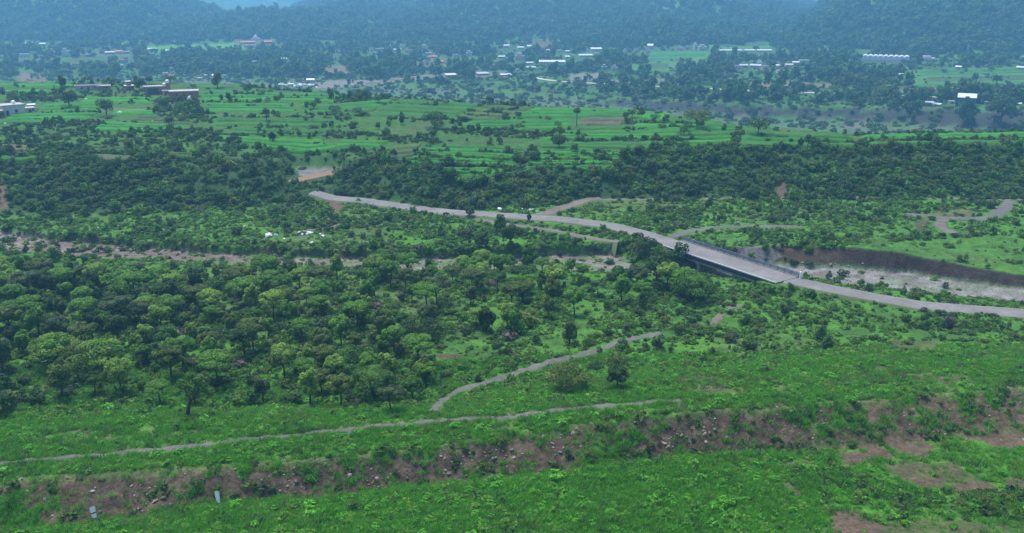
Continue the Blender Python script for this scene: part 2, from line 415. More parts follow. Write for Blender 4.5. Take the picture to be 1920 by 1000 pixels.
def ground_color(px, py, k, x, y):
    n1, n2, n3 = fbm(x/14, y/14, 31, 5), fbm(x/3.2, y/3.2, 33, 4), fbm(x/45, y/45, 35, 4)
    n4 = fbm(x/1.1, y/1.1, 37, 3)
    def L(v): return v[None, :] if v.ndim == 1 else v
    def mix(c, d, w): return c + (np.asarray(d) - c) * w[..., None]
    sh = px.shape
    c = np.broadcast_to(GRASS_M, sh+(3,)).copy()
    c = mix(c, GRASS_B*.86, sstep(.44, .62, n1)); c = mix(c, GRASS_D, sstep(.48, .64, n2)*.7)
    c = mix(c, DRY*.85, sstep(.50, .66, n3)*.5)
    # near field and terrace: lush
    lush = ((k < 2.05) & (px < 1560)) | ((k > 4) & (k < 6.2))
    c = mix(c, GRASS_B*1.0, lush*.55)
    c = mix(c, DRY*.8, lush*sstep(.55, .7, n1)*.5)
    c = mix(c, DRY*.9, ((k > 4) & (k < 6.4))*sstep(.5, .64, fbm(x/9, y/5, 69, 4))*np.interp(px, [0,900,1250,1920], [.2,.25,.7,.75]))
    # bank: red soil with grass strips
    bk = bump01(k, 2.85, 4.15)*2
    soilw = np.clip(bk, 0, 1)*soil_bank(x, y, px)
    c = mix(c, SOIL*.85, soilw); c = mix(c, SOIL*1.35, soilw*sstep(.5, .65, n4)*.7); c = mix(c, DARKS*1.3, soilw*sstep(.6, .75, n2)*.8)
    # stream bed
    g = sstep(9.6, 10.0, k)*(1-sstep(11.0, 11.25, k))
    gc = mix(np.broadcast_to(GRAVEL, sh+(3,)).copy(), GREYGR, sstep(1000, 1500, px)); gc = mix(gc, GRAVEL*.6, sstep(.45, .6, n2)*.6); gc = mix(gc, SOIL*1.1, (1-sstep(300, 900, px))*sstep(.4, .6, n1)*.6)
    gc = mix(gc, GRASS_M, sstep(.52, .62, fbm(x/6, y/3, 41, 4))*(px > 250)*(.8-.55*sstep(1300, 1450, px)))
    c = mix(c, gc, g)
    bank = sstep(11.1, 11.3, k)*(1-sstep(11.9, 12.02, k))
    bc = mix(np.broadcast_to(SOIL*.8, sh+(3,)).copy(), DARKS, sstep(1480, 1620, px)); bc = mix(bc, SOIL*.75, sstep(1440, 1500, px)*(1-sstep(1560, 1610, px))*.9)
    c = mix(c, bc, bank*np.clip(sstep(.42, .56, fbm(x/7, y/3, 67, 3))*.9*(px < 1180) + sstep(1180, 1380, px), 0, 1))
    # scarp
    e = sstep(12.9, 13.1, k)*(1-sstep(15.9, 16.2, k)); c = mix(c, SCRUB, e*.9)
    # mesa
    m = sstep(15.9, 16.2, k)*(1-sstep(18, 18.1, k)); mc = np.broadcast_to(GRASS_M*.8, sh+(3,)).copy()
    mc = mix(mc, GRASS_D*1.1, sstep(.45, .6, fbm(x/18, y/10, 51, 4))); mc = mix(mc, DRY*.7, sstep(.58, .7, fbm(x/12, y/20, 53, 4))*.6)
    c = mix(c, mc, m)
    f = sstep(18, 18.3, k)*(1-sstep(20.0, 20.1, k)); fc = mix(np.broadcast_to(np.array((.075, .125, .06)), sh+(3,)).copy(), GRAVEL*.6, sstep(.55, .7, fbm(x/25, y/12, 55, 4))*.6); fc = mix(fc, GRASS_M, sstep(.5, .62, n1)*.7)
    c = mix(c, fc, f)
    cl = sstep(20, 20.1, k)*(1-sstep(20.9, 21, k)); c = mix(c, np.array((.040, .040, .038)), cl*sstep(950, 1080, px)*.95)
    v = sstep(21.0, 21.1, k); vc = mix(np.broadcast_to(GRASS_M*.9, sh+(3,)).copy(), GRASS_D, sstep(.4, .6, fbm(x/40, y/25, 57, 4))); vc = mix(vc, GRAVEL*.55, sstep(.6, .72, fbm(x/30, y/20, 59, 4))*.5)
    c = mix(c, vc, v)
    jx = (fbm(x/5, y/5, 61, 4)-.5)*np.where(y < 140, 46, 14); jy = (fbm(x/5, y/5, 63, 4)-.5)*np.where(y < 140, 26, 6)
    for poly, col, w in PATCH:
        xs = [q[0] for q in poly]; ys = [q[1] for q in poly]
        s = (px > min(xs)-40) & (px < max(xs)+40) & (py > min(ys)-30) & (py < max(ys)+30)
        if not s.any(): continue
        c[s] = mix(c[s], col, in_poly((px+jx)[s], (py+jy)[s], poly)*w)
    return np.clip(c*(0.82+.36*n4)[..., None], .01, .8)
GC = ground_color(PXG, PYG, KF, XX, YY+1.6*ZG)
_e = EMB & (KF > 9.5)
GC[_e] = (GRASS_M*.75 + (SOIL*.9-GRASS_M*.75)*sstep(.48, .62, fbm(XX[_e]/3, YY[_e]/3, 181, 3))[:, None])
EMBF = EMB.astype(float)

gm, n, l, p = new_mat('ground_soil_and_grass')
at = n.new('ShaderNodeAttribute'); at.attribute_name = 'col'
t1 = noise_node(n, l, 2.2, 6); t2 = noise_node(n, l, 0.35, 5)
c = mixc(n, l, 1.0, at.outputs['Color'], maprange(n, l, t1.outputs[0], .3, .7, .6, 1.4), 'MULTIPLY')
c = mixc(n, l, 1.0, c, maprange(n, l, t2.outputs[0], .3, .7, .75, 1.25), 'MULTIPLY')
l.new(c, p.inputs['Base Color']); p.inputs['Roughness'].default_value = .95; p.inputs['Specular IOR Level'].default_value = .1
b = n.new('ShaderNodeBump'); b.inputs['Strength'].default_value = .8; b.inputs['Distance'].default_value = .25
l.new(t1.outputs[0], b.inputs['Height']); l.new(b.outputs[0], p.inputs['Normal'])
ii, jj = np.meshgrid(np.arange(NY-1), np.arange(NT-1), indexing='ij'); a0 = (ii*NT+jj).ravel()
gme = np_mesh('ground', np.stack([XX, YY, ZG], -1).reshape(-1, 3), np.stack([a0, a0+1, a0+NT+1, a0+NT], -1), gm, col=GC.reshape(-1, 3), smooth=True)
tag(link(bpy.data.objects.new('ground', gme)), 'green valley floor with banks, plains and the field terrace', kind='structure')

# ------------------------------------------------------------------ hills beyond the valley
def hill(name, label, foot, crest_y, back, crest, seed):
    a = np.array(crest, float); xs = (a[:, 0]-960)/F*(crest_y*CP+20); tt = xs/crest_y
    th = np.linspace(tt.min(), tt.max(), 150)
    dep = PITCH - np.arctan((500-a[:, 1])/F); zc = H - crest_y*np.tan(dep)
    zt = np.interp(th, tt, zc)
    yy = np.concatenate([np.linspace(foot, crest_y, 90), np.linspace(crest_y, back, 30)[1:]])
    X = th[None, :]*yy[:, None]; Y = np.repeat(yy[:, None], len(th), 1)
    base = ter(X, Y) - 6
    f = np.where(Y < crest_y, (Y-foot)/(crest_y-foot), 1-(Y-crest_y)/(back-crest_y))
    ff = np.where(Y < crest_y, f**1.15, np.clip(f, 0, 1)**.7)
    r = 1-np.abs(2*fbm(X/170+seed, Y/420, seed, 4)-1)
    z = base + (np.maximum(zt[None, :], base-12) - base)*ff
    edge = np.clip(np.minimum(1, (zt[None, :]-base)/60), 0, 1)
    z += (r-.7)*75*np.sin(np.pi*np.clip(f, 0, 1))*edge + (fbm(X/45, Y/45, seed+3, 4)-.5)*14*edge
    NYh, NTh = z.shape; i2, j2 = np.meshgrid(np.arange(NYh-1), np.arange(NTh-1), indexing='ij'); q = (i2*NTh+j2).ravel()
    cc = GRASS_D*1.1 + (GRASS_M*1.2-GRASS_D*1.1)*sstep(.45, .6, fbm(X/60, Y/40, seed+7, 4))[..., None]
    me = np_mesh(name, np.stack([X, Y, z], -1).reshape(-1, 3), np.stack([q, q+1, q+NTh+1, q+NTh], -1), gm, col=cc.reshape(-1, 3), smooth=True)
    tag(link(bpy.data.objects.new(name, me)), label, kind='structure')
    return X, Y, z, base
HILLS = [
 hill('hill', 'hazy wooded hill on the far left behind the village', 1560, 2300, 3000, [(-900,-60),(-500,-120),(-200,-140),(0,-110),(150,-95),(270,-35),(340,-2),(400,20),(440,44),(475,64),(520,78),(560,86)], 3),
 hill('hill', 'broad blue wooded hill in the middle distance', 1480, 3200, 4200, [(330,80),(400,62),(450,42),(510,26),(560,12),(620,-8),(750,-60),(900,-95),(1100,-75),(1300,-45),(1400,-22),(1460,-8),(1520,8),(1580,26),(1640,45),(1720,60)], 13),
 hill('hill', 'nearer wooded ridge rising behind the middle of the village', 1370, 2150, 2800, [(900,98),(960,84),(1020,66),(1080,46),(1150,16),(1230,-8),(1300,-14),(1380,6),(1440,28),(1500,52),(1560,72),(1620,88)], 23),
 hill('hill', 'steep green wooded hill behind the long white greenhouse', 1160, 1800, 2500, [(1330,106),(1400,88),(1440,68),(1485,44),(1530,22),(1580,0),(1650,-45),(1800,-120),(1920,-155),(2300,-170),(2700,-120)], 33),
 hill('hill', 'low wooded saddle between the left hill and the broad middle hill', 1560, 1950, 2500, [(280,90),(340,66),(400,38),(450,31),(520,28),(600,30),(680,50),(740,80)], 53),
 hill('hill', 'pale hazy ridge farthest away behind all other hills', 4300, 5200, 6400, [(-900,-70),(-200,-85),(200,-70),(420,-25),(700,-60),(1100,-80),(1480,-30),(1700,-60),(2200,-90),(2800,-60)], 43),
]

# ------------------------------------------------------------------ roads, tracks and paths
def chaikin(P, k=3):
    P = [np.array(q, float) for q in P]
    for _ in range(k):
        Q = [P[0]]
        for a, b in zip(P[:-1], P[1:]): Q += [a*.75+b*.25, a*.25+b*.75]
        P = Q + [P[-1]]
    return P
def resample(P, step):
    P = np.array(P); d = np.concatenate([[0], np.cumsum(np.linalg.norm(np.diff(P[:, :2], axis=0), axis=1))])
    n = max(2, int(d[-1]/step)+1); s = np.linspace(0, d[-1], n)
    return np.stack([np.interp(s, d, P[:, k]) for k in range(3)], -1)
ROADS = []                                   # world polylines with half widths, kept clear of plants
def road(name, label, pix, width, mat, step=1.5, zs=None, lift=.10, ragged=.0, skirt=.8, clear=.3, smooth_z=5, deck=None):
    sk0 = skirt
    pts = [hit(*q) if len(q) == 2 else np.array((*[float(w) for w in G(*q)], q[2])) for q in pix]
    P = resample(chaikin(pts), step); n = len(P)
    d = np.gradient(P[:, :2], axis=0); d /= np.linalg.norm(d, axis=1)[:, None]; nr = np.stack([-d[:, 1], d[:, 0]], -1)
    s = np.arange(n); wl = width/2*(1+ragged*(vnoise(s*.45, s*0+3, 71)-.5)*2); wr = width/2*(1+ragged*(vnoise(s*.45, s*0+9, 73)-.5)*2)
    offs = np.linspace(-1, 1, 7)
    Z = np.stack([ter(P[:, 0]+nr[:, 0]*o*width/2, P[:, 1]+nr[:, 1]*o*width/2) for o in offs], -1)
    if zs is None:
        zc = Z if smooth_z == 0 else np.repeat(Z.max(1)[:, None], 7, 1)
        ker = np.ones(max(1, smooth_z))/max(1, smooth_z)
        zc = np.stack([np.convolve(np.pad(zc[:, k], len(ker)//2, 'edge'), ker, 'valid')[:n] for k in range(7)], -1)
        zc = np.maximum(zc, Z) + lift if smooth_z == 0 else zc + lift
    else:
        zc = np.repeat(np.interp(np.linspace(0, 1, n), np.linspace(0, 1, len(zs)), zs)[:, None], 7, 1)
        zc = np.maximum(zc, Z.max(1)[:, None]+lift)
    if deck is not None:                     # embankment meeting the bridge deck
        dist = np.linalg.norm(P[:, :2]-deck[None, :2], axis=1)
        zc = np.maximum(zc, (deck[2]+.05-np.maximum(0, dist-2)*.085)[:, None])
    V = []
    for i in range(n):
        hgt = max(0.0, float(zc[i, 3]-Z[i].min())); skirt = sk0 + hgt*.6
        ws = [(-wl[i]-skirt), *(o*(wl[i] if o < 0 else wr[i]) for o in offs), wr[i]+skirt]
        for j, w in enumerate(ws):
            x, y = P[i, 0]+nr[i, 0]*w, P[i, 1]+nr[i, 1]*w
            z = zc[i, min(max(j-1, 0), 6)] + .05*(1-(w/width*2)**2)*(0 < j < 8)
            if j in (0, 8): z = min(float(ter(x, y))-.15, z-.2)
            V.append((x, y, z))
    q = []
    for i in range(n-1):
        for j in range(8): q.append((i*9+j, (i+1)*9+j, (i+1)*9+j+1, i*9+j+1))
    rme = np_mesh(name, V, np.array(q)[:, ::-1], mat, smooth=False); rme.materials.append(M_VERGE)
    rme.polygons.foreach_set('material_index', [1 if (f % 8 in (0, 7)) else 0 for f in range(len(q))])
    o = link(bpy.data.objects.new(name, rme))
    tag(o, label, kind='structure'); ROADS.append((P, width/2+clear)); return P
def road_mat(name, a, b, scale, bump=.4):
    m, n, l, p = new_mat(name)
    t = noise_node(n, l, scale, 6, rough=.7); t2 = noise_node(n, l, .12, 4)
    c = mixc(n, l, maprange(n, l, t.outputs[0], .35, .65, 0, 1), a, b)
    c = mixc(n, l, 1.0, c, maprange(n, l, t2.outputs[0], .3, .7, .8, 1.2), 'MULTIPLY')
    l.new(c, p.inputs['Base Color']); p.inputs['Roughness'].default_value = .85; p.inputs['Specular IOR Level'].default_value = .25
    bb = n.new('ShaderNodeBump'); bb.inputs['Strength'].default_value = bump; bb.inputs['Distance'].default_value = .05
    l.new(t.outputs[0], bb.inputs['Height']); l.new(bb.outputs[0], p.inputs['Normal']); return m
M_VERGE = road_mat('grassy_verge', (.062,.150,.030), (.10,.085,.055), 1.1, .8)
M_ROAD = road_mat('worn_concrete_road', (.200, .187, .180), (.152, .141, .136), .9)
M_TRACK = road_mat('grey_gravel_track', (.145, .135, .125), (.080, .085, .062), 1.2, .8)
M_DIRT = road_mat('pinkish_dirt', (.170, .140, .118), (.112, .092, .074), .8, .6)
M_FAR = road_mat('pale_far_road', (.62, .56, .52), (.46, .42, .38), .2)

road('road', 'pale concrete road running down to the left end of the bridge',
     [(585,361),(640,373),(730,387),(870,402),(1000,409),(1060,413),(1120,420),(1180,432),(1225,445),(1262,457,DECK_Z)], 6.0, M_ROAD, ragged=.05, clear=.4, deck=B1, skirt=.5)
road('road', 'pale concrete road leaving the right end of the bridge',
     [(1472,525,DECK_Z),(1510,535,DECK_Z-.6),(1560,547),(1650,563),(1780,578),(1920,590),(2100,602),(2320,614)], 5.6, M_ROAD, ragged=.05, clear=.0, smooth_z=9, deck=B2, skirt=.5)
road('dirt_road', 'pinkish dirt road branching off the concrete road towards the scarp', [(1000,407),(1030,400),(1060,389),(1095,378),(1125,376)], 4.0, M_DIRT, ragged=.25, clear=.6)
road('dirt_road', 'thin dirt road along the foot of the scarp', [(1115,377),(1200,375),(1400,373),(1470,372),(1560,370),(1700,373),(1800,373),(1900,376),(2000,376),(2200,377)], 1.8, M_DIRT, ragged=.5, clear=-.2)
road('track', 'grey track leaving the road beside the bridge', [(1255,447),(1278,438),(1310,431),(1380,426),(1450,425),(1505,427)], 2.6, M_TRACK, ragged=.4, clear=.3)
road('track', 'winding grey track on the plain below the scarp', [(1895,378),(1880,392),(1862,408),(1845,411),(1800,411),(1765,410),(1735,405),(1700,403)], 3.4, M_TRACK, ragged=.4)
road('track', 'short dirt spur curving down from the winding track', [(1772,411),(1760,420),(1765,430),(1792,438)], 2.6, M_DIRT, ragged=.4)
road('footpath', 'narrow pinkish footpath beside the road below the lone roadside tree', [(882,410),(930,419),(980,425),(1050,434),(1090,444),(1130,452),(1160,458)], 2.2, M_DIRT, ragged=.4)
road('track', 'grey gravel track across the grassy terrace in front', [(-330,898),(-180,886),(-60,876),(0,871),(100,862),(200,853),(300,842),(420,831),(520,819),(640,807),(760,797),(900,786),(1000,776),(1100,765),(1200,757),(1275,752)], 1.7, M_TRACK, step=.6, ragged=.9, lift=.06, skirt=.4, smooth_z=0, clear=-.5)
road('footpath', 'grey dirt path winding up from the terrace through the scrub', [(815,772),(835,748),(862,730),(920,716),(960,703),(1000,691),(1050,675),(1085,668),(1120,656),(1165,641),(1205,631),(1240,626)], 1.9, M_TRACK, step=.7, ragged=.6, lift=.07, skirt=.4, smooth_z=0, clear=-.1)
road('footpath', 'short pale path among bushes right of the wood', [(1333,612),(1345,600),(1356,588),(1368,577),(1392,573)], 1.5, M_DIRT, step=1.0, ragged=.5, lift=.07, skirt=.4, smooth_z=0, clear=-.35)
road('footpath', 'faint path above the white boulders', [(560,436),(590,431),(620,428),(640,421)], 1.4, M_DIRT, ragged=.5)
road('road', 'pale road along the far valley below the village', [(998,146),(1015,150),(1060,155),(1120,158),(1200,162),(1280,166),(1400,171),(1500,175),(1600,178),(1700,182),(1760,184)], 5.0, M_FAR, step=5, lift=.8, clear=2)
road('track', 'pale curved track by the far dry stream', [(690,158),(740,150),(800,144),(850,142)], 5.0, M_DIRT, step=5, lift=.4)
road('track', 'pale farm track across the fields left of the big round tree', [(130,203),(200,205),(275,206)], 2.2, M_DIRT, step=2, lift=.2)

# muddy pond
pp = [np.array((*[float(w) for w in G(*q, POND_Z+.06)], POND_Z+.06)) for q in ((536,340),(552,335),(575,329),(600,325),(632,318),(634,325),(615,330),(588,334),(566,341),(548,343))]
pz = POND_Z+.06
M_MUD = simple('muddy_water', (.21, .105, .045), .55, .12, .08, .4)
pp = chaikin(pp+[pp[0]], 3)[:-1]; pp = [q+np.array(((vnoise(q[0]*.9, q[1]*.9, 5)-.5)*1.2, (vnoise(q[0]*.9, q[1]*.9, 6)-.5)*1.6, 0)) for q in pp]
me = MB().add([(q[0], q[1], pz) for q in pp], [tuple(range(len(pp)))][:1]).build('pond', M_MUD); tag(me, 'small muddy orange pond in the hollow of the scarp', kind='structure')
PONDPX = [(522,346),(548,328),(568,314),(646,312),(646,328),(606,341),(560,348)]

def road_clear(x, y, extra=0.0):
    ok = np.ones(len(x), bool)
    for P, w in ROADS:
        bx = (x > P[:, 0].min()-8) & (x < P[:, 0].max()+8) & (y > P[:, 1].min()-8) & (y < P[:, 1].max()+8) & ok
        k = np.nonzero(bx)[0]
        if len(k) == 0: continue
        Q = P[::2] if len(P) > 12 else P
        for s in range(0, len(k), 4000):
            kk = k[s:s+4000]
            d = np.min((x[kk, None]-Q[None, :, 0])**2 + (y[kk, None]-Q[None, :, 1])**2, 1)
            ok[kk] &= d > (w+.4+extra)**2
    bd = (B2-B1)[:2]; L2 = bd@bd
    s = np.clip(((x-B1[0])*bd[0]+(y-B1[1])*bd[1])/L2, 0, 1)
    ok &= ((x-B1[0]-s*bd[0])**2+(y-B1[1]-s*bd[1])**2) > 4.3**2
    return ok

# ------------------------------------------------------------------ bridge
M_CONC = simple('bridge_concrete', (.22, .21, .205), .85, .2, .8, .2, .3)
M_KERB = simple('white_kerb_paint', (.52, .52, .53), .7, .15, 2)
M_GIRD = simple('shaded_concrete', (.10, .098, .095), .9, .35, .7, .1, .3)  # darker concrete: the shade under the deck is put into its colour
M_RAIL = simple('blue_grey_painted_steel', (.15, .185, .22), .6, .12, 3, .4)
M_WHITE = simple('white_paint', (.78, .78, .80), .6, .08, 3)
bv = B2-B1; BL = float(np.linalg.norm(bv[:2])); brz = math.atan2(bv[1], bv[0])
br = empty('bridge', tuple((B1+B2)/2), brz)
tag(br, 'concrete road bridge with blue grey railing over the gravel stream', 'bridge')
hl, hw = BL/2, 3.7                      # local x along the bridge; near side is -y (towards the camera) after rotation
near = 1 if (Vector((0, 1, 0)).xy.to_3d() @ Vector((math.cos(brz+math.pi/2), math.sin(brz+math.pi/2), 0))) < 0 else -1
# the side nearer the camera: pick by distance
ny = Vector((math.cos(brz+math.pi/2), math.sin(brz+math.pi/2)))
near = -1 if (Vector(((B1+B2)/2)[:2]) + ny).length > (Vector(((B1+B2)/2)[:2]) - ny).length else 1
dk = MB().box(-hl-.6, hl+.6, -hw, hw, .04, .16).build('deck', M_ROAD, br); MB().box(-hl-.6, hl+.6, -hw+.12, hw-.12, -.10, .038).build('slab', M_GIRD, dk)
MB().box(-hl-.6, hl+.6, near*hw - .11, near*hw + .11, .02, .28).build('kerb', M_KERB, br)
MB().box(-hl-.6, hl+.6, -near*hw - .22, -near*hw + .22, -.14, .30).build('kerb', M_CONC, br)
for yy_ in (-2.6, 0, 2.6):
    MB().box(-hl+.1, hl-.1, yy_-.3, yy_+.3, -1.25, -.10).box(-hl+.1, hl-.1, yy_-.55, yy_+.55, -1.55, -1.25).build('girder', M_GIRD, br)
MB().box(-hl+.1, hl-.1, near*3.3-.12, near*3.3+.12, -1.5, -1.12).build('fascia_beam', M_CONC, br)
for sx in (-1, 1):
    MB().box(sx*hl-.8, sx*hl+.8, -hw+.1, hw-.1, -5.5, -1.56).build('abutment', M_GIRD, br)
for sx in (-.33, .33):
    m = MB().box(sx*hl-.45, sx*hl+.45, -2.9, 2.9, -6, -1.95).box(sx*hl-.6, sx*hl+.6, -3.3, 3.3, -1.95, -1.56); m.build('pier', M_CONC, br)
rl = MB().box(-hl-.5, hl+1.0, -near*hw-.05, -near*hw+.05, 1.12, 1.24).build('railing', M_RAIL, br)
post_me = MB().box(-.09, .09, -.09, .09, .30, 1.30).mesh('post', M_RAIL)
for i in range(19):
    o = link(bpy.data.objects.new('post', post_me), rl); o.location = (-hl-.4+i*(BL+1.2)/18, -near*(hw), 0)
for z0 in (.45, .67, .89):
    MB().box(-hl-.5, hl+1.0, -near*hw-.045, -near*hw+.045, z0, z0+.15).build('rail', M_RAIL, rl)
MB().box(hl+1.0, hl+1.3, -near*hw-.2, -near*hw+.2, .0, 1.5).build('end_post', M_WHITE, br)

# ------------------------------------------------------------------ fields on the mesa and in the far valley
def crop_mat(name, ca, cb):
    m, n, l, p = new_mat(name)
    oi = n.new('ShaderNodeObjectInfo'); t = noise_node(n, l, .5, 6, rough=.75); t2 = noise_node(n, l, .07, 4)
    c = mixc(n, l, oi.outputs['Random'], ca, cb)
    c = mixc(n, l, 1.0, c, maprange(n, l, t.outputs[0], .3, .7, .72, 1.28), 'MULTIPLY')
    c = mixc(n, l, 1.0, c, maprange(n, l, t2.outputs[0], .3, .7, .8, 1.25), 'MULTIPLY')
    l.new(c, p.inputs['Base Color']); p.inputs['Roughness'].default_value = .9; p.inputs['Specular IOR Level'].default_value = .1
    b = n.new('ShaderNodeBump'); b.inputs['Strength'].default_value = .7; b.inputs['Distance'].default_value = .3
    l.new(t.outputs[0], b.inputs['Height']); l.new(b.outputs[0], p.inputs['Normal']); return m
CROP = {'bright': crop_mat('bright_young_crop', (.038, .180, .018), (.029, .132, .020)),
        'mid': crop_mat('green_crop', (.038, .140, .018), (.032, .110, .018)),
        'dull': crop_mat('dull_green_fallow', (.060, .105, .030), (.046, .084, .028)),
        'brown': crop_mat('brownish_fallow', (.100, .100, .055), (.085, .090, .048))}
FIELDS = [ # far-left, far-right, near-right, near-left, crop, where
 ((745,187),(905,196),(850,222),(690,218),'mid','in the middle of the mesa left of the diagonal hedge'),
 ((910,197),(1000,204),(925,228),(857,223),'dull','along the diagonal hedge in mid mesa'),
 ((1000,204),(1190,207),(1180,220),(950,222),'bright','near the far edge of the mesa by the lone palm'),
 ((880,229),(1078,224),(1070,243),(830,244),'bright','below the diagonal hedge'),
 ((1092,223),(1180,222),(1165,236),(1085,236),'brown','right of the lone palm'),
 ((1085,238),(1180,237),(1175,243),(1080,244),'mid','in front of the brown plot by the palm'),
 ((1040,247),(1280,245),(1260,262),(1010,263),'bright','above the long middle hedge'),
 ((640,264),(735,266),(690,285),(618,283),'bright','left end of the middle row of fields'),
 ((748,274),(790,271),(768,303),(724,311),'dull','between two hedges above the scarp'),
 ((797,270),(985,279),(975,290),(782,284),'bright','upper terrace of the central plot'),
 ((784,286),(976,292),(974,302),(772,294),'bright','second terrace of the central plot'),
 ((770,296),(975,304),(970,315),(757,308),'bright','third terrace of the central plot'),
 ((822,316),(955,317),(930,331),(838,333),'bright','lowest terrace of the central plot'),
 ((1000,281),(1170,284),(1165,292),(996,291),'bright','upper terrace right of the bushy lane'),
 ((994,293),(1165,294),(1165,302),(990,301),'mid','second terrace right of the bushy lane'),
 ((988,303),(1182,304),(1174,312),(984,311),'bright','third terrace right of the bushy lane'),
 ((983,313),(1160,313),(1120,328),(974,327),'bright','lowest terrace right of the bushy lane'),
 ((1020,268),(1285,268),(1225,280),(1010,278),'mid','below the long middle hedge'),
 ((1400,231),(1590,250),(1612,277),(1375,275),'bright','largest and brightest on the mesa around the wide lone tree'),
 ((1288,250),(1398,246),(1370,276),(1268,278),'mid','left of the largest bright field'),
 ((1612,254),(1960,250),(1960,261),(1620,265),'bright','upper strip at the right end of the mesa'),
 ((1626,268),(1960,264),(1960,271),(1640,275),'mid','lower strip at the right end of the mesa'),
 ((1200,209),(1300,213),(1310,232),(1195,228),'bright','behind the three round trees'),
 ((1315,225),(1390,234),(1380,245),(1320,243),'bright','at the mesa edge right of the tall bushy tree'),
 ((1190,234),(1330,236),(1300,247),(1180,246),'bright','in front of the three round trees'),
 ((640,196),(735,187),(685,219),(630,216),'mid','behind the dark clump left of the diagonal hedge'),
 ((0,152),(140,153),(140,164),(0,162),'mid','at the far left edge of the mesa'),
 ((0,166),(110,165),(112,175),(0,174),'mid','behind the white walled farmhouse'),
 ((345,152),(450,160),(440,166),(340,165),'mid','behind the brick farm at the mesa edge'),
 ((385,170),(640,178),(635,192),(372,190),'bright','right of the brick farm'),
 ((160,182),(285,184),(280,193),(150,193),'bright','in front of the long low brick building'),
 ((82,196),(180,194),(190,209),(72,214),'bright','right of the white walled farmhouse'),
 ((25,215),(190,213),(150,231),(-10,233),'bright','in front of the white walled farmhouse'),
 ((215,208),(292,209),(287,216),(207,216),'mid','right of the big round tree'),
 ((258,220),(312,219),(372,235),(240,232),'dull','around the small round tree'),
 ((190,229),(350,238),(330,250),(172,245),'mid','above the long dark hedge on the left'),
 ((385,194),(540,197),(560,211),(380,210),'bright','second row right of the brick farm'),
 ((400,223),(630,225),(625,237),(390,237),'bright','third row behind the thin palm'),
 ((560,197),(690,198),(640,214),(575,213),'mid','left of the clump of trees in mid mesa'),
 ((430,241),(640,241),(650,252),(440,252),'mid','fourth row in front of the thin palm'),
 ((400,257),(600,262),(636,278),(480,276),'bright','in front of the bushy bank on the left'),
 ((0,273),(66,276),(76,286),(0,284),'brown','at the far left above the scarp'),
 ((140,272),(240,278),(235,287),(182,286),'dull','among bushes above the left scarp'),
 ((176,291),(246,294),(263,304),(196,303),'brown','oval plot on the edge of the left scarp'),
 ((312,287),(380,290),(400,298),(322,296),'dull','above the spur of the left scarp'),
 ((402,294),(460,300),(440,312),(406,308),'dull','on the spur left of the muddy pond'),
 ((0,291),(90,296),(130,301),(0,300),'bright','lowest at the far left edge'),
 ((1215,99),(1325,98),(1322,106),(1212,107),'mid','upper terrace below the white village houses'),
 ((1215,109),(1300,108),(1295,116),(1212,117),'mid','middle terrace below the white village houses'),
 ((1208,120),(1255,119),(1250,128),(1206,129),'dull','lower terrace below the white village houses'),
 ((1725,134),(1925,128),(1925,137),(1725,143),'mid','upper strip across the valley above the blue shed'),
 ((1735,146),(1925,141),(1925,150),(1735,154),'dull','middle strip across the valley above the blue shed'),
 ((1720,158),(1925,155),(1925,166),(1722,167),'mid','lower strip across the valley above the blue shed'),
 ((1335,80),(1430,77),(1440,86),(1340,89),'dull','on the slope behind the long low sheds'),
 ((1385,141),(1480,143),(1478,151),(1380,150),'mid','below the white hamlet across the valley'),
]
FIELD_PX = []
STRIPS = []
for fl, fr, nr_, nl_, kind_, where in FIELDS:
    hgt = (nr_[1]+nl_[1]-fl[1]-fr[1])/2
    ns = 1 if hgt < 8 else 2 if hgt < 14 else 3 if hgt < 22 else 4
    for s_ in range(ns):
        g_ = .06 if ns > 1 else 0; v0, v1 = s_/ns+g_*(s_ > 0)/1.5, (s_+1)/ns-g_*(s_ < ns-1)/1.5
        L = lambda a, b, v: (a[0]+(b[0]-a[0])*v, a[1]+(b[1]-a[1])*v)
        k2 = kind_ if random.random() < .68 else {'bright': 'mid', 'mid': 'bright', 'dull': 'mid', 'brown': 'dull'}[kind_]
        w2 = where if ns == 1 else ('far strip ', 'near strip ')[s_]+where if ns == 2 else ('far strip ', 'second strip ', 'near strip ' if ns == 3 else 'third strip ', 'nearest strip ')[s_]+where
        STRIPS.append((L(fl, nl_, v0), L(fr, nr_, v0), L(fr, nr_, v1), L(fl, nl_, v1), k2, w2))
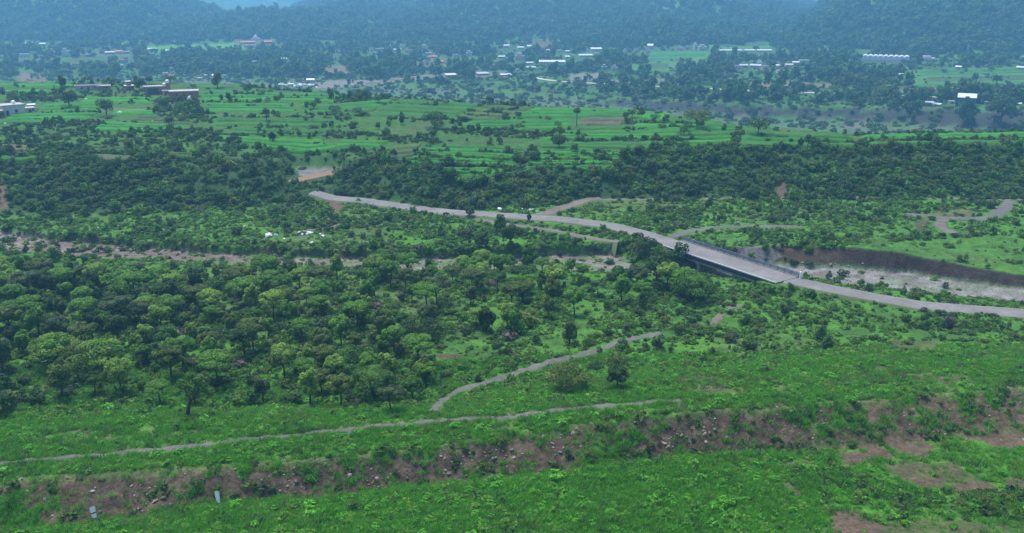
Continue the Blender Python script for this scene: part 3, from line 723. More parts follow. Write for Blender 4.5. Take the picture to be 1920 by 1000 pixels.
for fl, fr, nr_, nl_, kind_, where in STRIPS:
    c4 = [hit(*q) for q in (fl, fr, nr_, nl_)]
    if any(q is None for q in c4): continue
    far = fl[1] < 175 and nl_[0] > 1000
    A, B, C_, D = c4; nu, nv = 26, 9; V = []; jit = float(np.linalg.norm(A-B))*.012
    for j in range(nv+1):
        for i in range(nu+1):
            u, v = i/nu, j/nv
            q = (A*(1-u)+B*u)*(1-v) + (D*(1-u)+C_*u)*v
            x, y = q[0]+(vnoise(q[0]*.05, q[1]*.05, 81)-.5)*jit*3, q[1]+(vnoise(q[0]*.06, q[1]*.06, 83)-.5)*jit*3
            edge = i in (0, nu) or j in (0, nv)
            x += (vnoise(j*.7, fl[0]*.1, 87)-.5)*2.0*(i in (0, nu))*jit
            V.append((x, y, float(ter(x, y)) + (-.1 if edge else .5 + .25*float(vnoise(x*.4, y*.4, 85)))))
    q = [(j*(nu+1)+i, (j+1)*(nu+1)+i, (j+1)*(nu+1)+i+1, j*(nu+1)+i+1) for j in range(nv) for i in range(nu)]
    V = np.array(V)
    o = link(bpy.data.objects.new('field', np_mesh('field', V, np.array(q), CROP[kind_], smooth=True)))
    tag(o, {'bright': 'bright green', 'mid': 'green', 'dull': 'dull green', 'brown': 'brownish'}[kind_]+' field, '+where, kind='structure')
    fx, fy = to_px(V[:, 0], V[:, 1], V[:, 2]); FIELD_PX.append([fl, fr, nr_, nl_])

# ------------------------------------------------------------------ buildings
def wallmat(name, c, var=.18): return simple(name, c, .85, var, 1.2, .15)
WM = {'white': wallmat('whitewash', (.54, .52, .50)), 'cream': wallmat('cream_render', (.50, .45, .37)), 'pink': wallmat('pink_render', (.56, .38, .34)),
      'brick': wallmat('bare_brick', (.30, .165, .125), .3), 'grey': wallmat('grey_render', (.40, .39, .38)), 'blue': wallmat('blue_painted_wall', (.10, .26, .42)),
      'red': wallmat('red_painted_wall', (.46, .13, .11)), 'tan': wallmat('mud_wall', (.42, .32, .26), .3)}
RM = {'white': simple('white_sheet_roof', (.62, .63, .66), .45, .08, .5, .4), 'grey': simple('grey_sheet_roof', (.45, .46, .48), .5, .15, .5, .4),
      'conc': simple('concrete_roof', (.42, .40, .38), .85, .2, .6), 'red': simple('red_tin_roof', (.48, .14, .11), .6, .15, .5, .3), 'dark': simple('dark_roof', (.13, .12, .12), .8, .2, .6)}
M_WIN = simple('dark_window_glass', (.03, .035, .045), .2, .1, 1, .5); M_DOOR_SHADE = simple('dark_wood_and_shade', (.10, .07, .05), .7, .2, 2)  # door colour also serves the panels that paint shade in openings
M_TANK = simple('white_plastic_tank', (.80, .80, .80), .4, .05, 1, .4)
BUILD_XY = []
def ppm(pt): return F/(pt[1]*CP-(pt[2]-H)*SP)
def house(px, row, wpx, hpx, style, wall, roof, label, cat='house', name=None, rz=0.0, depth=None, group=None):
    pt = hit(px, row)
    k = ppm(pt); w, h = wpx/k, hpx/k; d = depth or max(5.0, min(12, w*.6))
    az = -math.atan2(pt[0], pt[1]) + rz
    c = pt[:2] + np.array((math.sin(math.atan2(pt[0], pt[1])), math.cos(math.atan2(pt[0], pt[1]))))*d/2
    zb = float(ter(*pt[:2]))
    nm = name or {'house': 'house', 'shed': 'shed'}.get(cat, cat.replace(' ', '_'))
    r = empty(nm, (c[0], c[1], zb), az); tag(r, label, cat, group)
    BUILD_XY.append((c[0], c[1], math.hypot(w, d)/2+1.5, pt[1]))
    wh = h*(.72 if style in ('gable', 'shed') else .9)
    MB().box(-w/2, w/2, -d/2, d/2, -2.5, wh).build('wall', WM[wall], r)
    if style == 'flat':
        m = MB().box(-w/2-.3, w/2+.3, -d/2-.3, d/2+.3, wh, wh+.25)
        rf = m.build('roof', RM[roof], r)
        MB().box(-w/2-.2, w/2+.2, -d/2-.22, -d/2-.02, wh+.25, h).box(-w/2-.2, w/2+.2, d/2+.02, d/2+.22, wh+.25, h).box(-w/2-.2, -w/2, -d/2-.02, d/2+.02, wh+.25, h).box(w/2, w/2+.2, -d/2-.02, d/2+.02, wh+.25, h).build('parapet', WM[wall], rf)
    elif style == 'two':          # smaller upper storey
        MB().box(-w/2-.3, w/2+.3, -d/2-.3, d/2+.3, wh*.55, wh*.55+.25)
        rf = MB().box(-w/2-.3, w/2+.3, -d/2-.3, d/2+.3, wh, wh+.25).build('roof', RM[roof], r)
        u = MB().box(-w*.32, w*.2, -d*.3, d*.4, wh+.25, wh+max(2.2, h*.4)).build('stair_room', WM[wall], r)
        MB().box(-w*.32-.25, w*.2+.25, -d*.3-.25, d*.4+.25, wh+max(2.2, h*.4), wh+max(2.2, h*.4)+.2).build('upper_roof', RM[roof], r)
    elif style == 'gable':
        m = MB(); hh = h
        m.add([(-w/2-.5, -d/2-.6, wh-.25), (w/2+.5, -d/2-.6, wh-.25), (w/2+.5, 0, hh), (-w/2-.5, 0, hh), (-w/2-.5, d/2+.6, wh-.25), (w/2+.5, d/2+.6, wh-.25),
               (-w/2-.5, -d/2-.6, wh-.10), (w/2+.5, -d/2-.6, wh-.10), (w/2+.5, 0, hh+.15), (-w/2-.5, 0, hh+.15), (-w/2-.5, d/2+.6, wh-.10), (w/2+.5, d/2+.6, wh-.10)],
              [(6,7,8,9), (9,8,11,10), (3,2,1,0), (4,5,2,3), (0,1,7,6), (5,4,10,11), (0,6,9,3), (3,9,10,4), (1,2,8,7), (2,5,11,8)])
        m.build('roof', RM[roof], r)
        for sx in (-1, 1):
            MB().add([(sx*w/2, -d/2, wh), (sx*w/2, d/2, wh), (sx*w/2, 0, hh-.1), (sx*(w/2-.2), -d/2, wh), (sx*(w/2-.2), d/2, wh), (sx*(w/2-.2), 0, hh-.1)], [(0,2,1), (3,4,5), (0,1,4,3), (1,2,5,4), (2,0,3,5)]).build('gable_wall', WM[wall], r)
    elif style == 'shed':         # single slope towards the camera
        m = MB(); m.add([(-w/2-.4, -d/2-.5, wh), (w/2+.4, -d/2-.5, wh), (w/2+.4, d/2+.5, h), (-w/2-.4, d/2+.5, h), (-w/2-.4, -d/2-.5, wh+.15), (w/2+.4, -d/2-.5, wh+.15), (w/2+.4, d/2+.5, h+.15), (-w/2-.4, d/2+.5, h+.15)],
              [(4,5,6,7), (3,2,1,0), (0,1,5,4), (1,2,6,5), (2,3,7,6), (3,0,4,7)]); m.build('roof', RM[roof], r)
    nw = max(1, int(w/3.6)); dx = w/(nw+1); wz = min(wh*.45, 1.0); wt = min(wh*.8, wz+1.2)
    win = MB().box(-.5, .5, -.06, .06, wz, wt).mesh('window', M_WIN); sill = MB().box(-.6, .6, -.12, .05, wz-.1, wz-.01).mesh('sill', WM['grey'])
    for i in range(nw):
        x = -w/2+dx*(i+1)
        if i == nw//2:
            o = MB().box(-.5, .5, -.06, .06, 0, min(2.0, wh*.75)).build('door', M_DOOR_SHADE, r); o.location = (x, -d/2, 0)
        if nw == 1 or i != nw//2:
            o = link(bpy.data.objects.new('window', win), r); o.location = (x + (1.2 if nw == 1 else 0), -d/2, 0)
            s = link(bpy.data.objects.new('sill', sill), o); s.location = (0, -.05, 0)
    return r, w, d, h, wh

# farm on the mesa, left edge
r, w, d, h, wh = house(10, 217, 62, 19, 'flat', 'white', 'conc', 'white walled farmhouse with flat roof at the left edge of the mesa', rz=.25)
MB().lathe([(.1,0),(.7,0),(.75,1.2),(.3,1.5),(.05,1.5)], 10, w*.28, 0).build('water_tank', M_TANK, r).location.z = wh+.25
house(54, 211, 22, 8, 'flat', 'white', 'conc', 'low white outbuilding joined to the farmhouse at the left edge', 'outbuilding', rz=.25)
house(-2, 222, 16, 14, 'flat', 'brick', 'conc', 'bare brick room standing before the white walled farmhouse', 'outbuilding', rz=.2)
house(60, 207, 14, 10, 'flat', 'brick', 'white', 'small brick hut with white roof right of the white farmhouse', 'hut')
house(166, 170, 44, 9, 'flat', 'grey', 'dark', 'long low grey building at the far edge of the mesa', 'farm building')
house(196, 170, 22, 9, 'flat', 'brick', 'conc', 'low brick building right of the long grey one', 'farm building')
house(243, 170, 15, 9, 'two', 'brick', 'white', 'small brick house with white roof room left of the brick farm', rz=.1)
r, w, d, h, wh = house(288, 178, 32, 16, 'flat', 'brick', 'white', 'brick farmhouse with wide white roof slab and open porch')
MB().box(-w*.3, w*.3, -d/2-.25, -d/2-.02, .2, wh*.8).build('porch_shade_panel', M_DOOR_SHADE, r)  # solid dark panel painted as the shade inside the porch
house(311, 179, 11, 9, 'flat', 'pink', 'conc', 'small pinkish annex between the two brick farmhouses', 'annex')
house(346, 184, 52, 13, 'flat', 'brick', 'conc', 'wide brick farmhouse with concrete roof at the right end of the farm')
for q, lab in (((310, 172), 'white water tank on the roof between the two brick farmhouses'), ((316, 168), 'upper white water tank behind the brick farm')):
    pt = hit(q[0], 177); t = MB().lathe([(.1,0),(.8,0),(.85,1.3),(.35,1.7),(.05,1.7)], 10).build('water_tank', M_TANK); t.location = (pt[0], pt[1], pt[2]+4.0+(q[1] == 168)*1.6)
    s = MB().box(-.9, .9, -.9, .9, -4.0-(q[1] == 168)*1.6, -.02).build('stand', WM['brick'], t); tag(t, lab, 'water tank')
M_HAY = simple('pale_straw_cover', (.66, .62, .58), .8, .15, 1)
for px, row, wpx, lab in ((357,186,11,'pale covered straw heap in front of the wide brick farmhouse'),(162,188,6,'small white heap in the field below the long grey building'),(225,214,10,'white heap lying in the field right of the big round tree'),(286,229,5,'tiny white heap in the dull field by the small round tree'),(10,233,5,'tiny white heap in the field at the left edge')):
    pt = hit(px, row); k = wpx/ppm(pt)/2
    m = MB().lathe([(k,-.3),(k*1.02,.3*k),(k*.75,.8*k),(k*.3,1.1*k),(.02,1.15*k)], 12).build('straw_heap', M_HAY, smooth=True); m.location = pt; m.scale.y = .7; tag(m, lab, 'heap')
# village table: px, base row, width px, height px, style, wall, roof, label
VIL = [
 (55,85,12,5,'gable','pink','grey','pinkish house at the far left foot of the hill'),
 (68,85,8,6,'flat','white','conc','white house touching the pinkish house at the far left'),
 (80,86,9,5,'gable','grey','white','small pale house right end of the far left cluster'),
 (47,108,16,7,'flat','white','white','bright white block at the far left edge of the village'),
 (2,110,8,6,'flat','cream','conc','cream house cut by the left edge of the picture'),
 (76,109,7,5,'flat','pink','conc','little pink house right of the bright white block'),
 (99,108,9,12,'two','pink','conc','tall narrow pink house in the left part of the village'),
 (124,107,12,12,'two','cream','white','cream two storey house with white roof room on the left'),
 (163,107,9,5,'flat','pink','white','low pink hut left end of the brown terrace row'),
 (193,101,10,8,'flat','brick','conc','brick house in the middle of the brown terrace row'),
 (206,102,16,5,'gable','brick','grey','long brick house with grey roof in the terrace row'),
 (224,101,12,6,'gable','pink','red','pink house with red roof at the terrace row'),
 (238,101,10,4,'flat','tan','white','low tan hut with white roof ending the terrace row'),
 (230,118,12,6,'flat','tan','conc','tan house on the slope above the white tank house'),
 (236,112,8,6,'flat','pink','white','small pink house higher on the same slope'),
 (229,128,6,6,'flat','white','white','tiny white cube house at the foot of the slope'),
 (270,111,9,6,'flat','cream','conc','cream house half hidden right of the slope'),
 (296,107,5,5,'flat','white','white','tiny bright white hut among trees in the left village'),
 (285,96,18,5,'gable','grey','grey','long grey roofed house beside the pale upper field'),
 (310,98,10,4,'gable','grey','white','short white roofed house beside the pale upper field'),
 (310,144,9,7,'flat','pink','white','pinkish house just beyond the mesa edge on the left'),
 (322,146,9,5,'gable','red','red','small red roofed hut just beyond the mesa edge'),
 (322,134,6,7,'flat','pink','conc','pink house among trees beyond the mesa edge'),
 (375,152,9,6,'flat','cream','white','cream cube house at the mesa edge left of the tall tree'),
 (386,146,5,5,'flat','white','white','tiny white hut left of the tall mesa edge tree'),
 (400,146,5,6,'gable','white','white','tiny white gabled hut behind the tall mesa edge tree'),
 (421,145,7,4,'flat','white','conc','low white hut right of the tall mesa edge tree'),
 (464,83,26,5,'gable','red','red','long red roofed hall at the foot of the hill'),
 (503,82,14,5,'gable','red','red','short red roofed hall right of the white temple'),
 (492,84,9,5,'flat','pink','white','pale house between the two red roofed halls'),
 (470,89,22,4,'flat','tan','conc','low tan house below the long red roofed hall'),
 (477,119,7,4,'flat','white','white','lone white hut in the dark wood left of centre'),
 (533,114,9,5,'gable','white','white','white gabled house in the dark wood left of centre'),
 (628,113,5,8,'two','white','conc','narrow white house left of the reddish earth cut'),
 (636,101,4,6,'flat','white','white','tiny white tower house above the earth cut'),
 (583,155,14,7,'gable','pink','white','pinkish house above the white rubble beside the river flat'),
 (667,101,5,5,'flat','white','white','tiny white hut at the left end of the minaret row'),
 (684,102,8,6,'two','pink','conc','pink house second from the left end of the minaret row'),
 (697,99,7,9,'flat','cream','conc','tall cream house left of the minaret'),
 (703,103,11,5,'flat','white','white','wide white house below the tall cream house'),
 (712,95,16,4,'flat','pink','conc','long low pink house left of the minaret'),
 (745,96,14,4,'gable','white','white','low white house touching the minaret on its right'),
 (753,94,9,8,'two','white','conc','white two storey house right of the minaret'),
 (766,99,12,6,'flat','pink','conc','pink house in the middle of the minaret row'),
 (780,94,11,7,'flat','cream','white','cream house with white roof in the minaret row'),
 (796,93,13,7,'two','white','conc','wide white house at the right end of the minaret row'),
 (804,105,13,6,'flat','white','white','white house below the right end of the minaret row'),
 (812,109,16,4,'gable','pink','red','pink house with red roof below the minaret row'),
 (825,119,14,5,'gable','red','red','red roofed house lower on the village slope'),
 (800,122,7,9,'flat','cream','conc','cream house at the foot of the village slope'),
 (855,108,12,6,'flat','grey','conc','grey house alone right of the minaret row'),
 (880,106,11,8,'two','pink','white','pinkish two storey house in the middle of the village'),
 (845,146,20,7,'shed','tan','white','dark open shed with pale roof beside the river flat'),
 (905,142,22,5,'shed','tan','grey','long tan shed near the start of the far road'),
 (947,143,20,4,'gable','tan','white','long low tan house near the start of the far road'),
 (950,90,10,6,'gable','pink','grey','pinkish house high on the slope left of the white barn'),
 (940,102,9,6,'two','cream','conc','cream house below the pinkish slope house'),
 (941,110,11,5,'gable','blue','grey','bluish walled house in the middle of the village'),
 (972,105,10,6,'flat','white','white','white block above the pink stepped house'),
 (975,113,16,9,'two','pink','conc','large pink stepped house left of the long white hall'),
 (976,92,12,4,'gable','white','white','low white roofed barn high in the middle village'),
 (993,92,9,7,'gable','white','white','bright white gabled barn high in the middle village'),
 (993,121,12,4,'shed','grey','white','small white lean-to left of the long white hall'),
 (996,130,16,5,'gable','blue','grey','blue walled house below the long white hall'),
 (970,134,5,4,'flat','white','white','tiny white hut above the start of the far road'),
 (1028,99,6,6,'gable','cream','white','small cream house above the long white hall'),
 (1049,98,8,4,'flat','white','white','tiny white hut above the right end of the long white hall'),
 (1066,99,11,4,'gable','grey','white','low white roof above the right end of the long hall'),
 (1063,110,8,5,'gable','white','white','short white shed right above the long white hall'),
 (1117,97,20,7,'gable','white','white','white roofed school building right of the middle village'),
 (1098,107,25,4,'shed','grey','white','long narrow white shed below the school building'),
 (1133,132,9,7,'two','grey','conc','grey house in the dark wood above the far road'),
 (1152,133,9,7,'two','cream','conc','cream house in the dark wood above the far road'),
 (1112,152,5,3,'flat','white','white','tiny white hut on the pale ground by the far road'),
 (1172,102,8,7,'two','cream','conc','cream house left end of the hillside hamlet'),
 (1193,99,8,7,'flat','grey','white','grey house second in the hillside hamlet'),
 (1207,94,9,7,'flat','white','conc','white house at the top of the hillside hamlet'),
 (1219,93,10,10,'gable','grey','white','grey gabled house with steep white roof in the hamlet'),
 (1215,101,8,8,'two','pink','conc','pink house at the front of the hillside hamlet'),
 (1272,84,11,6,'two','white','white','bright white house at the top above the terraced fields'),
 (1260,95,9,5,'flat','cream','conc','cream house at the edge of the terraced fields'),
 (1275,95,10,6,'flat','pink','white','pinkish house at the edge of the terraced fields'),
 (1295,82,11,7,'two','white','conc','white house with stair room above the terraced fields'),
 (1289,94,9,7,'flat','grey','white','grey house in the middle above the terraced fields'),
 (1304,92,6,9,'two','white','white','narrow white house right above the terraced fields'),
 (1317,95,15,8,'two','cream','white','cream house at the right end above the terraced fields'),
 (1355,78,8,4,'gable','red','red','small red hut alone on the slope below the hill'),
 (1369,98,44,4,'shed','grey','grey','longest of the low grey sheds on the valley side'),
 (1406,97,20,3,'shed','grey','white','middle one of the low sheds on the valley side'),
 (1433,97,26,3,'shed','grey','white','right one of the low sheds on the valley side'),
 (1384,130,14,7,'flat','white','conc','white house at the left end of the white hamlet'),
 (1394,127,14,6,'gable','grey','grey','grey roofed house second in the white hamlet'),
 (1417,128,20,7,'gable','white','grey','wide pale house in the middle of the white hamlet'),
 (1424,123,9,6,'two','white','white','white house with roof room behind the wide pale house'),
 (1434,131,12,7,'flat','pink','conc','pink walled house right of the wide pale house'),
 (1463,126,15,4,'shed','white','white','low white shed in the right half of the hamlet'),
 (1479,127,14,7,'gable','pink','conc','pink roofed house in the right half of the hamlet'),
 (1464,138,15,6,'flat','white','white','white house lowest in the hamlet'),
 (1492,121,12,5,'shed','white','white','low white roof near the right end of the hamlet'),
 (1507,121,18,8,'flat','grey','white','large pale house at the right end of the white hamlet'),
 (1738,116,26,7,'two','grey','white','grey house with pale roofs right of the white greenhouse'),
 (1755,116,8,5,'flat','white','white','small white room right of the grey house'),
 (1698,117,6,3,'flat','white','white','tiny white hut at the right end of the greenhouse'),
 (1689,142,6,3,'shed','white','white','tiny white shed in the wood below the greenhouse'),
 (1797,130,9,6,'gable','grey','white','grey hut with white gable on the slope right of the greenhouse'),
 (1917,111,8,5,'flat','white','white','white hut at the right edge of the picture'),
 (1914,131,14,6,'gable','pink','white','pinkish house at the right edge of the picture'),
 (1742,197,14,5,'shed','tan','white','tan lean-to left of the blue shed'),
 (1756,199,14,4,'shed','white','white','low white lean-to left of the blue shed'),
 (1783,195,12,5,'flat','white','conc','white low house touching the blue shed on its left'),
 (1748,176,8,9,'two','pink','red','pinkish house in trees above the tan lean-to'),
 (1849,197,6,6,'flat','white','conc','small white hut right of the blue shed'),
 (1906,198,14,5,'gable','tan','grey','tan house among big trees at the right edge'),
]
for v in VIL:
    house(*v[:8], cat='shed' if ('shed' in v[7] and 'house' not in v[7]) or 'lean-to' in v[7] or 'barn' in v[7] else ('hut' if ' hut' in v[7] else 'house'), rz=random.uniform(-.35, .35))
house(1035, 121, 48, 7, 'gable', 'white', 'white', 'long bright white roofed hall, brightest roof in the village', 'hall', depth=16)
# blue shed
r, w, d, h, wh = house(1811, 199, 30, 22, 'gable', 'blue', 'white', 'blue walled shed with bright white gabled roof among dark trees', 'shed', depth=9)
MB().box(-w/2+.3, w/2-.3, -d/2-.3, -d/2-.05, wh*.55, wh*.92).build('shade_panel', M_DOOR_SHADE, r); BUILD_XY.append((r.location.x, r.location.y-22, w/2+3, r.location.y))  # dark panel stands in for the shade of the open front
# arched greenhouse
pt = hit(1660, 116); k = ppm(pt); gw = 82/k; gh = 11/k
gr = empty('greenhouse', tuple(pt), -math.atan2(pt[0], pt[1])); tag(gr, 'long white greenhouse with a row of arched bays below the green hill', 'greenhouse')
BUILD_XY.append((pt[0], pt[1]+8, gw/2+2, pt[1])); BUILD_XY.append((pt[0], pt[1]-22, gw/2-6, pt[1]))
M_PLAS = simple('white_greenhouse_film', (.60, .60, .62), .5, .08, .4, .3)
nb = 9; bw = gw/nb
arch = [(bw/2*math.cos(a), gh*.72 + gh*.28*math.sin(a)) for a in np.linspace(0, math.pi, 9)]
arch = [(bw/2, 0)] + arch + [(-bw/2, 0)]
ame = MB().prism(arch[::-1], 0, 22).mesh('arched_bay', M_PLAS)
for i in range(nb):
    o = link(bpy.data.objects.new('arched_bay', ame), gr); o.location = (-gw/2+bw*(i+.5), (i % 2)*.03, 0)
    e = MB().box(-bw*.06, bw*.06, -.12, -.02, 0, gh*.9).build('end_post', RM['grey'], o)
MB().box(-gw/2, gw/2, -.3, -.13, gh*.16, gh*.30).build('side_vent', RM['grey'], gr)
# temple
pt = hit(478, 76); k = ppm(pt); s = 1/k
tp = empty('temple', tuple(pt)); tag(tp, 'small white temple with stepped spire on the hill foot', 'temple')
MB().box(-8*s, 8*s, 0, 12*s, -2, 3*s).build('base', WM['white'], tp); MB().box(-6*s, 6*s, 2*s, 10*s, 3*s, 5*s).build('hall', WM['pink'], tp)
MB().lathe([(4*s, 5*s), (3.6*s, 6.5*s), (2.4*s, 8.5*s), (1*s, 10*s), (.3*s, 11.5*s)], 8, 0, 6*s).build('spire', WM['white'], tp)
# minaret
pt = hit(733, 99); k = ppm(pt); s = 1/k
mi = empty('minaret', tuple(pt)); tag(mi, 'tall thin white minaret standing in the village row', 'minaret')
MB().lathe([(1.7*s, -1), (1.5*s, 11*s)], 10).build('shaft', WM['white'], mi); MB().lathe([(2.3*s, 10.6*s), (2.3*s, 11.4*s)], 10).build('balcony', WM['white'], mi)
MB().lathe([(1.0*s, 11.4*s), (1.0*s, 13.5*s), (1.2*s, 14*s), (.8*s, 15.2*s), (.1*s, 16.5*s)], 10).build('dome', WM['white'], mi)
# poles
M_POLE = simple('weathered_pole', (.45, .45, .45), .7, .1, 1)
for px, row, hp, lab in ((13,190,22,'thin pale utility pole behind the white walled farmhouse'),(377,147,14,'thin white pole beyond the mesa edge left of the tall tree'),(230,178,9,'short pole beside the brick farm'),(1044,156,12,'thin utility pole by the start of the far road')):
    pt = hit(px, row); hh = hp/ppm(pt); o = empty('utility_pole', tuple(pt)); tag(o, lab, 'pole')
    MB().tube([(0,0,-.5),(0,0,hh)], [.22,.16], 6).build('post', M_POLE, o); MB().box(-.9, .9, -.08, .08, hh-.6, hh-.45).build('crossarm', M_POLE, o)

# white rubble beside the river flat, on the far side of the mesa
def rock_me(name, seed, mat, flat=.7, det=1):
    bm = bmesh.new(); bmesh.ops.create_icosphere(bm, subdivisions=det, radius=1)
    rr = random.Random(seed)
    for v in bm.verts: v.co *= rr.uniform(.72, 1.2); v.co.z *= flat
    me = bpy.data.meshes.new(name); bm.to_mesh(me); bm.free(); me.materials.append(mat); return me
M_BOULD = simple('pale_boulder', (.66, .65, .66), .85, .15, 1.2, .2, .4)
M_STONE = simple('pinkish_stone', (.26, .205, .18), .85, .3, 2.0, .2, .4); M_STONE2 = simple('dark_stone', (.14, .115, .10), .85, .3, 2.0, .2, .4); M_STONE3 = simple('pale_stone', (.30, .26, .225), .85, .2, 2.0, .2, .4)
M_BOULD_ME = [rock_me('boulder', s, M_BOULD, .65, 2) for s in range(4)]
PLACED = []
def boulder(px, row, wpx, lab, grp):
    pt = hit(px, row); s = wpx/ppm(pt)/2
    o = link(bpy.data.objects.new('boulder', random.choice(M_BOULD_ME))); o.location = (pt[0], pt[1], pt[2]+s*.25); o.scale = (s, s*.8, s); o.rotation_euler = (0, 0, random.uniform(0, 6))
    tag(o, lab, 'boulder', grp); PLACED.append((pt[0], pt[1]-1.6, s+2.2))
for px, row, w_, lab in ((503,444,16,'largest pale boulder on the plain left of the footpath'),(518,442,9,'flat pale stone touching the largest boulder'),(533,449,6,'small pale stone right of and below the largest boulder'),
    (562,438,9,'upright white boulder at the left end of the white row'),(567,441,7,'low white stone at the foot of the upright boulder'),(575,440,6,'small white stone in the middle of the white row'),(580,438,10,'broad white boulder at the right of the white row'),(586,438,6,'white stone at the right end of the white row'),
    (600,440,5,'small white stone between the row and the rightmost boulder'),(606,444,9,'white boulder at the right, apart from the row'),(585,457,9,'greyish flat stone below the white row'),(487,459,3,'tiny white stone on grass near the stream bank'),(184,428,5,'lone white stone in the bushy plain at the left'),(458,425,4,'tiny white stone in the middle of the left plain')):
    boulder(px, row, w_, lab, 'pale boulders on the plain')
for px, row, w_, lab in ((937,393,9,'flat pale boulder by the road at the left of the junction'),(979,393,6,'upright white boulder near the dirt road junction'),(980,399,4,'small white stone below the upright one at the junction'),(994,394,6,'round white boulder left of the dirt road'),(999,393,4,'small white stone behind the round one by the dirt road'),(1006,397,5,'white boulder nearest the dirt road junction'),(1104,389,4,'tiny white stone right of the dirt road'),(1072,406,4,'tiny pale stone on the verge right of the junction')):
    boulder(px, row, w_, lab, 'white boulders at the road junction')
for i, (px, row, w_) in enumerate(((527,160,10),(535,161,7),(545,161,13),(553,163,8),(562,162,12),(571,161,9),(580,162,10),(589,162,9),(594,165,6))):
    boulder(px, row, w_, 'white heap in the pale line beyond the mesa, '+['leftmost','second from left','third from left','fourth from left','middle','fourth from right','third from right','second from right','rightmost'][i], 'white heaps beyond the mesa')

# marker flags on the near bank
M_CLOTH = simple('white_flag_cloth', (.86, .85, .85), .8, .08, 3); M_STRIPE = simple('maroon_stripe', (.22, .06, .09), .8, .1, 3)
def flag(px, row, base_row, wide, tall, lean, stripe, lab):
    pt = hit(px, base_row); k = ppm(pt); s = 1/k; hh = (base_row-row)/math.cos(math.radians(32))/k
    r = empty('marker_flag', tuple(pt), lean); tag(r, lab, 'flag', 'white marker flags on thin poles')
    MB().tube([(0,0,-.4),(0,0,hh+tall*s*.6)], [.022,.016], 6).build('pole', M_POLE, r)
    N = 8; V = []; Fc = []
    for j in range(N+1):
        for i in range(5):
            u, v = i/4, j/N
            x = -wide*s*u*(1-.12*v); z = hh + tall*s*(.55-v) - (.10*wide*s)*u*math.sin(v*5)-u*.06
            V.append((x-.02, .09*math.sin(u*4+v*3), z))
    def strip(a, b): return [(j*5+i, j*5+i+1, (j+1)*5+i+1, (j+1)*5+i) for j in range(a, b) for i in range(4)]
    V2 = [(x, y+.012, z) for x, y, z in V]
    def cloth(nm, a, b, m):
        n_ = len(V); f = strip(a, b); return MB().add(V+V2, f+[tuple(n_+q for q in g)[::-1] for g in f]).build(nm, m, r)
    cloth('banner', 0, 4, M_CLOTH) ; cloth('stripe', 4, 5, M_STRIPE if stripe else M_CLOTH); cloth('banner', 5, N, M_CLOTH)
flag(185, 962, 992, 9.5, 23, .1, True, 'white banner with a dark stripe on a thin pole at the left')
flag(415, 934, 962, 8.5, 23, -.25, False, 'plain white crumpled banner on a thin pole, the right one')
# ------------------------------------------------------------------ plants
def leaf_mesh(name, rng, lobes, nleaf, leaf, mat, up=.35, elong=1.3, tint=(.7, 1.3), inner=.78):
    """crown of many leaf clumps set around overlapping lobes: lobes = [(x,y,z,rx,rz)]"""
    L = np.array(lobes, float); w = L[:, 3]**2; li = rng.choice(len(L), nleaf*2, p=w/w.sum())
    d = rng.normal(size=(nleaf*2, 3)); d[:, 2] += up; d /= np.linalg.norm(d, axis=1)[:, None]
    rad = rng.uniform(inner, 1.06, nleaf*2)
    c = L[li, :3] + d*rad[:, None]*np.stack([L[li, 3], L[li, 3], L[li, 4]], -1)
    inside = np.zeros(len(c), bool)
    for k in range(len(L)):
        q = (c-L[k, :3])/np.array([L[k, 3], L[k, 3], L[k, 4]]); inside |= (np.sum(q*q, 1) < .55) & (li != k)
    keep = np.nonzero(~inside & (c[:, 2] > .02))[0][:nleaf]
    c, d, li = c[keep], d[keep], li[keep]; n = len(c)
    nrm = d + rng.normal(size=(n, 3))*.45; nrm[:, 2] += .55; nrm /= np.linalg.norm(nrm, axis=1)[:, None]
    a = np.cross(nrm, rng.normal(size=(n, 3))); a /= np.linalg.norm(a, axis=1)[:, None]; b = np.cross(nrm, a)
    s = (leaf*rng.uniform(.6, 1.35, n))[:, None]
    V = np.stack([c-a*s*elong, c-b*s*.75+nrm*s*.15, c+a*s*elong, c+b*s*.75-nrm*s*.1], 1).reshape(-1, 3)
    q = np.arange(n*4).reshape(-1, 4)
    lt = rng.uniform(.68, 1.32, len(L))[li]*rng.uniform(*tint, n)
    return np_mesh(name, V, q, mat, attrs={'tint': np.repeat(lt, 4)})

def lobeset(rng, n, rx, rz, zc, lr=(.20, .42)):
    n = int(n*2.0); out = [(rx*rng.uniform(-.12, .12), rx*rng.uniform(-.12, .12), zc, rx*.5, rz*.55)]
    for k in range(n):
        a = 2*math.pi*(k+rng.uniform(0, .7))/n*1.0*(1 if k % 2 else 1.618); h = rng.uniform(-.65, .85); rr = math.sqrt(max(.05, 1-h*h))*rng.uniform(.48, .86)
        s = rng.uniform(*lr)
        out.append((rx*rr*math.cos(a), rx*rr*math.sin(a), zc+rz*h*.74, rx*s, rz*s*rng.uniform(.8, 1.1)))
    return out

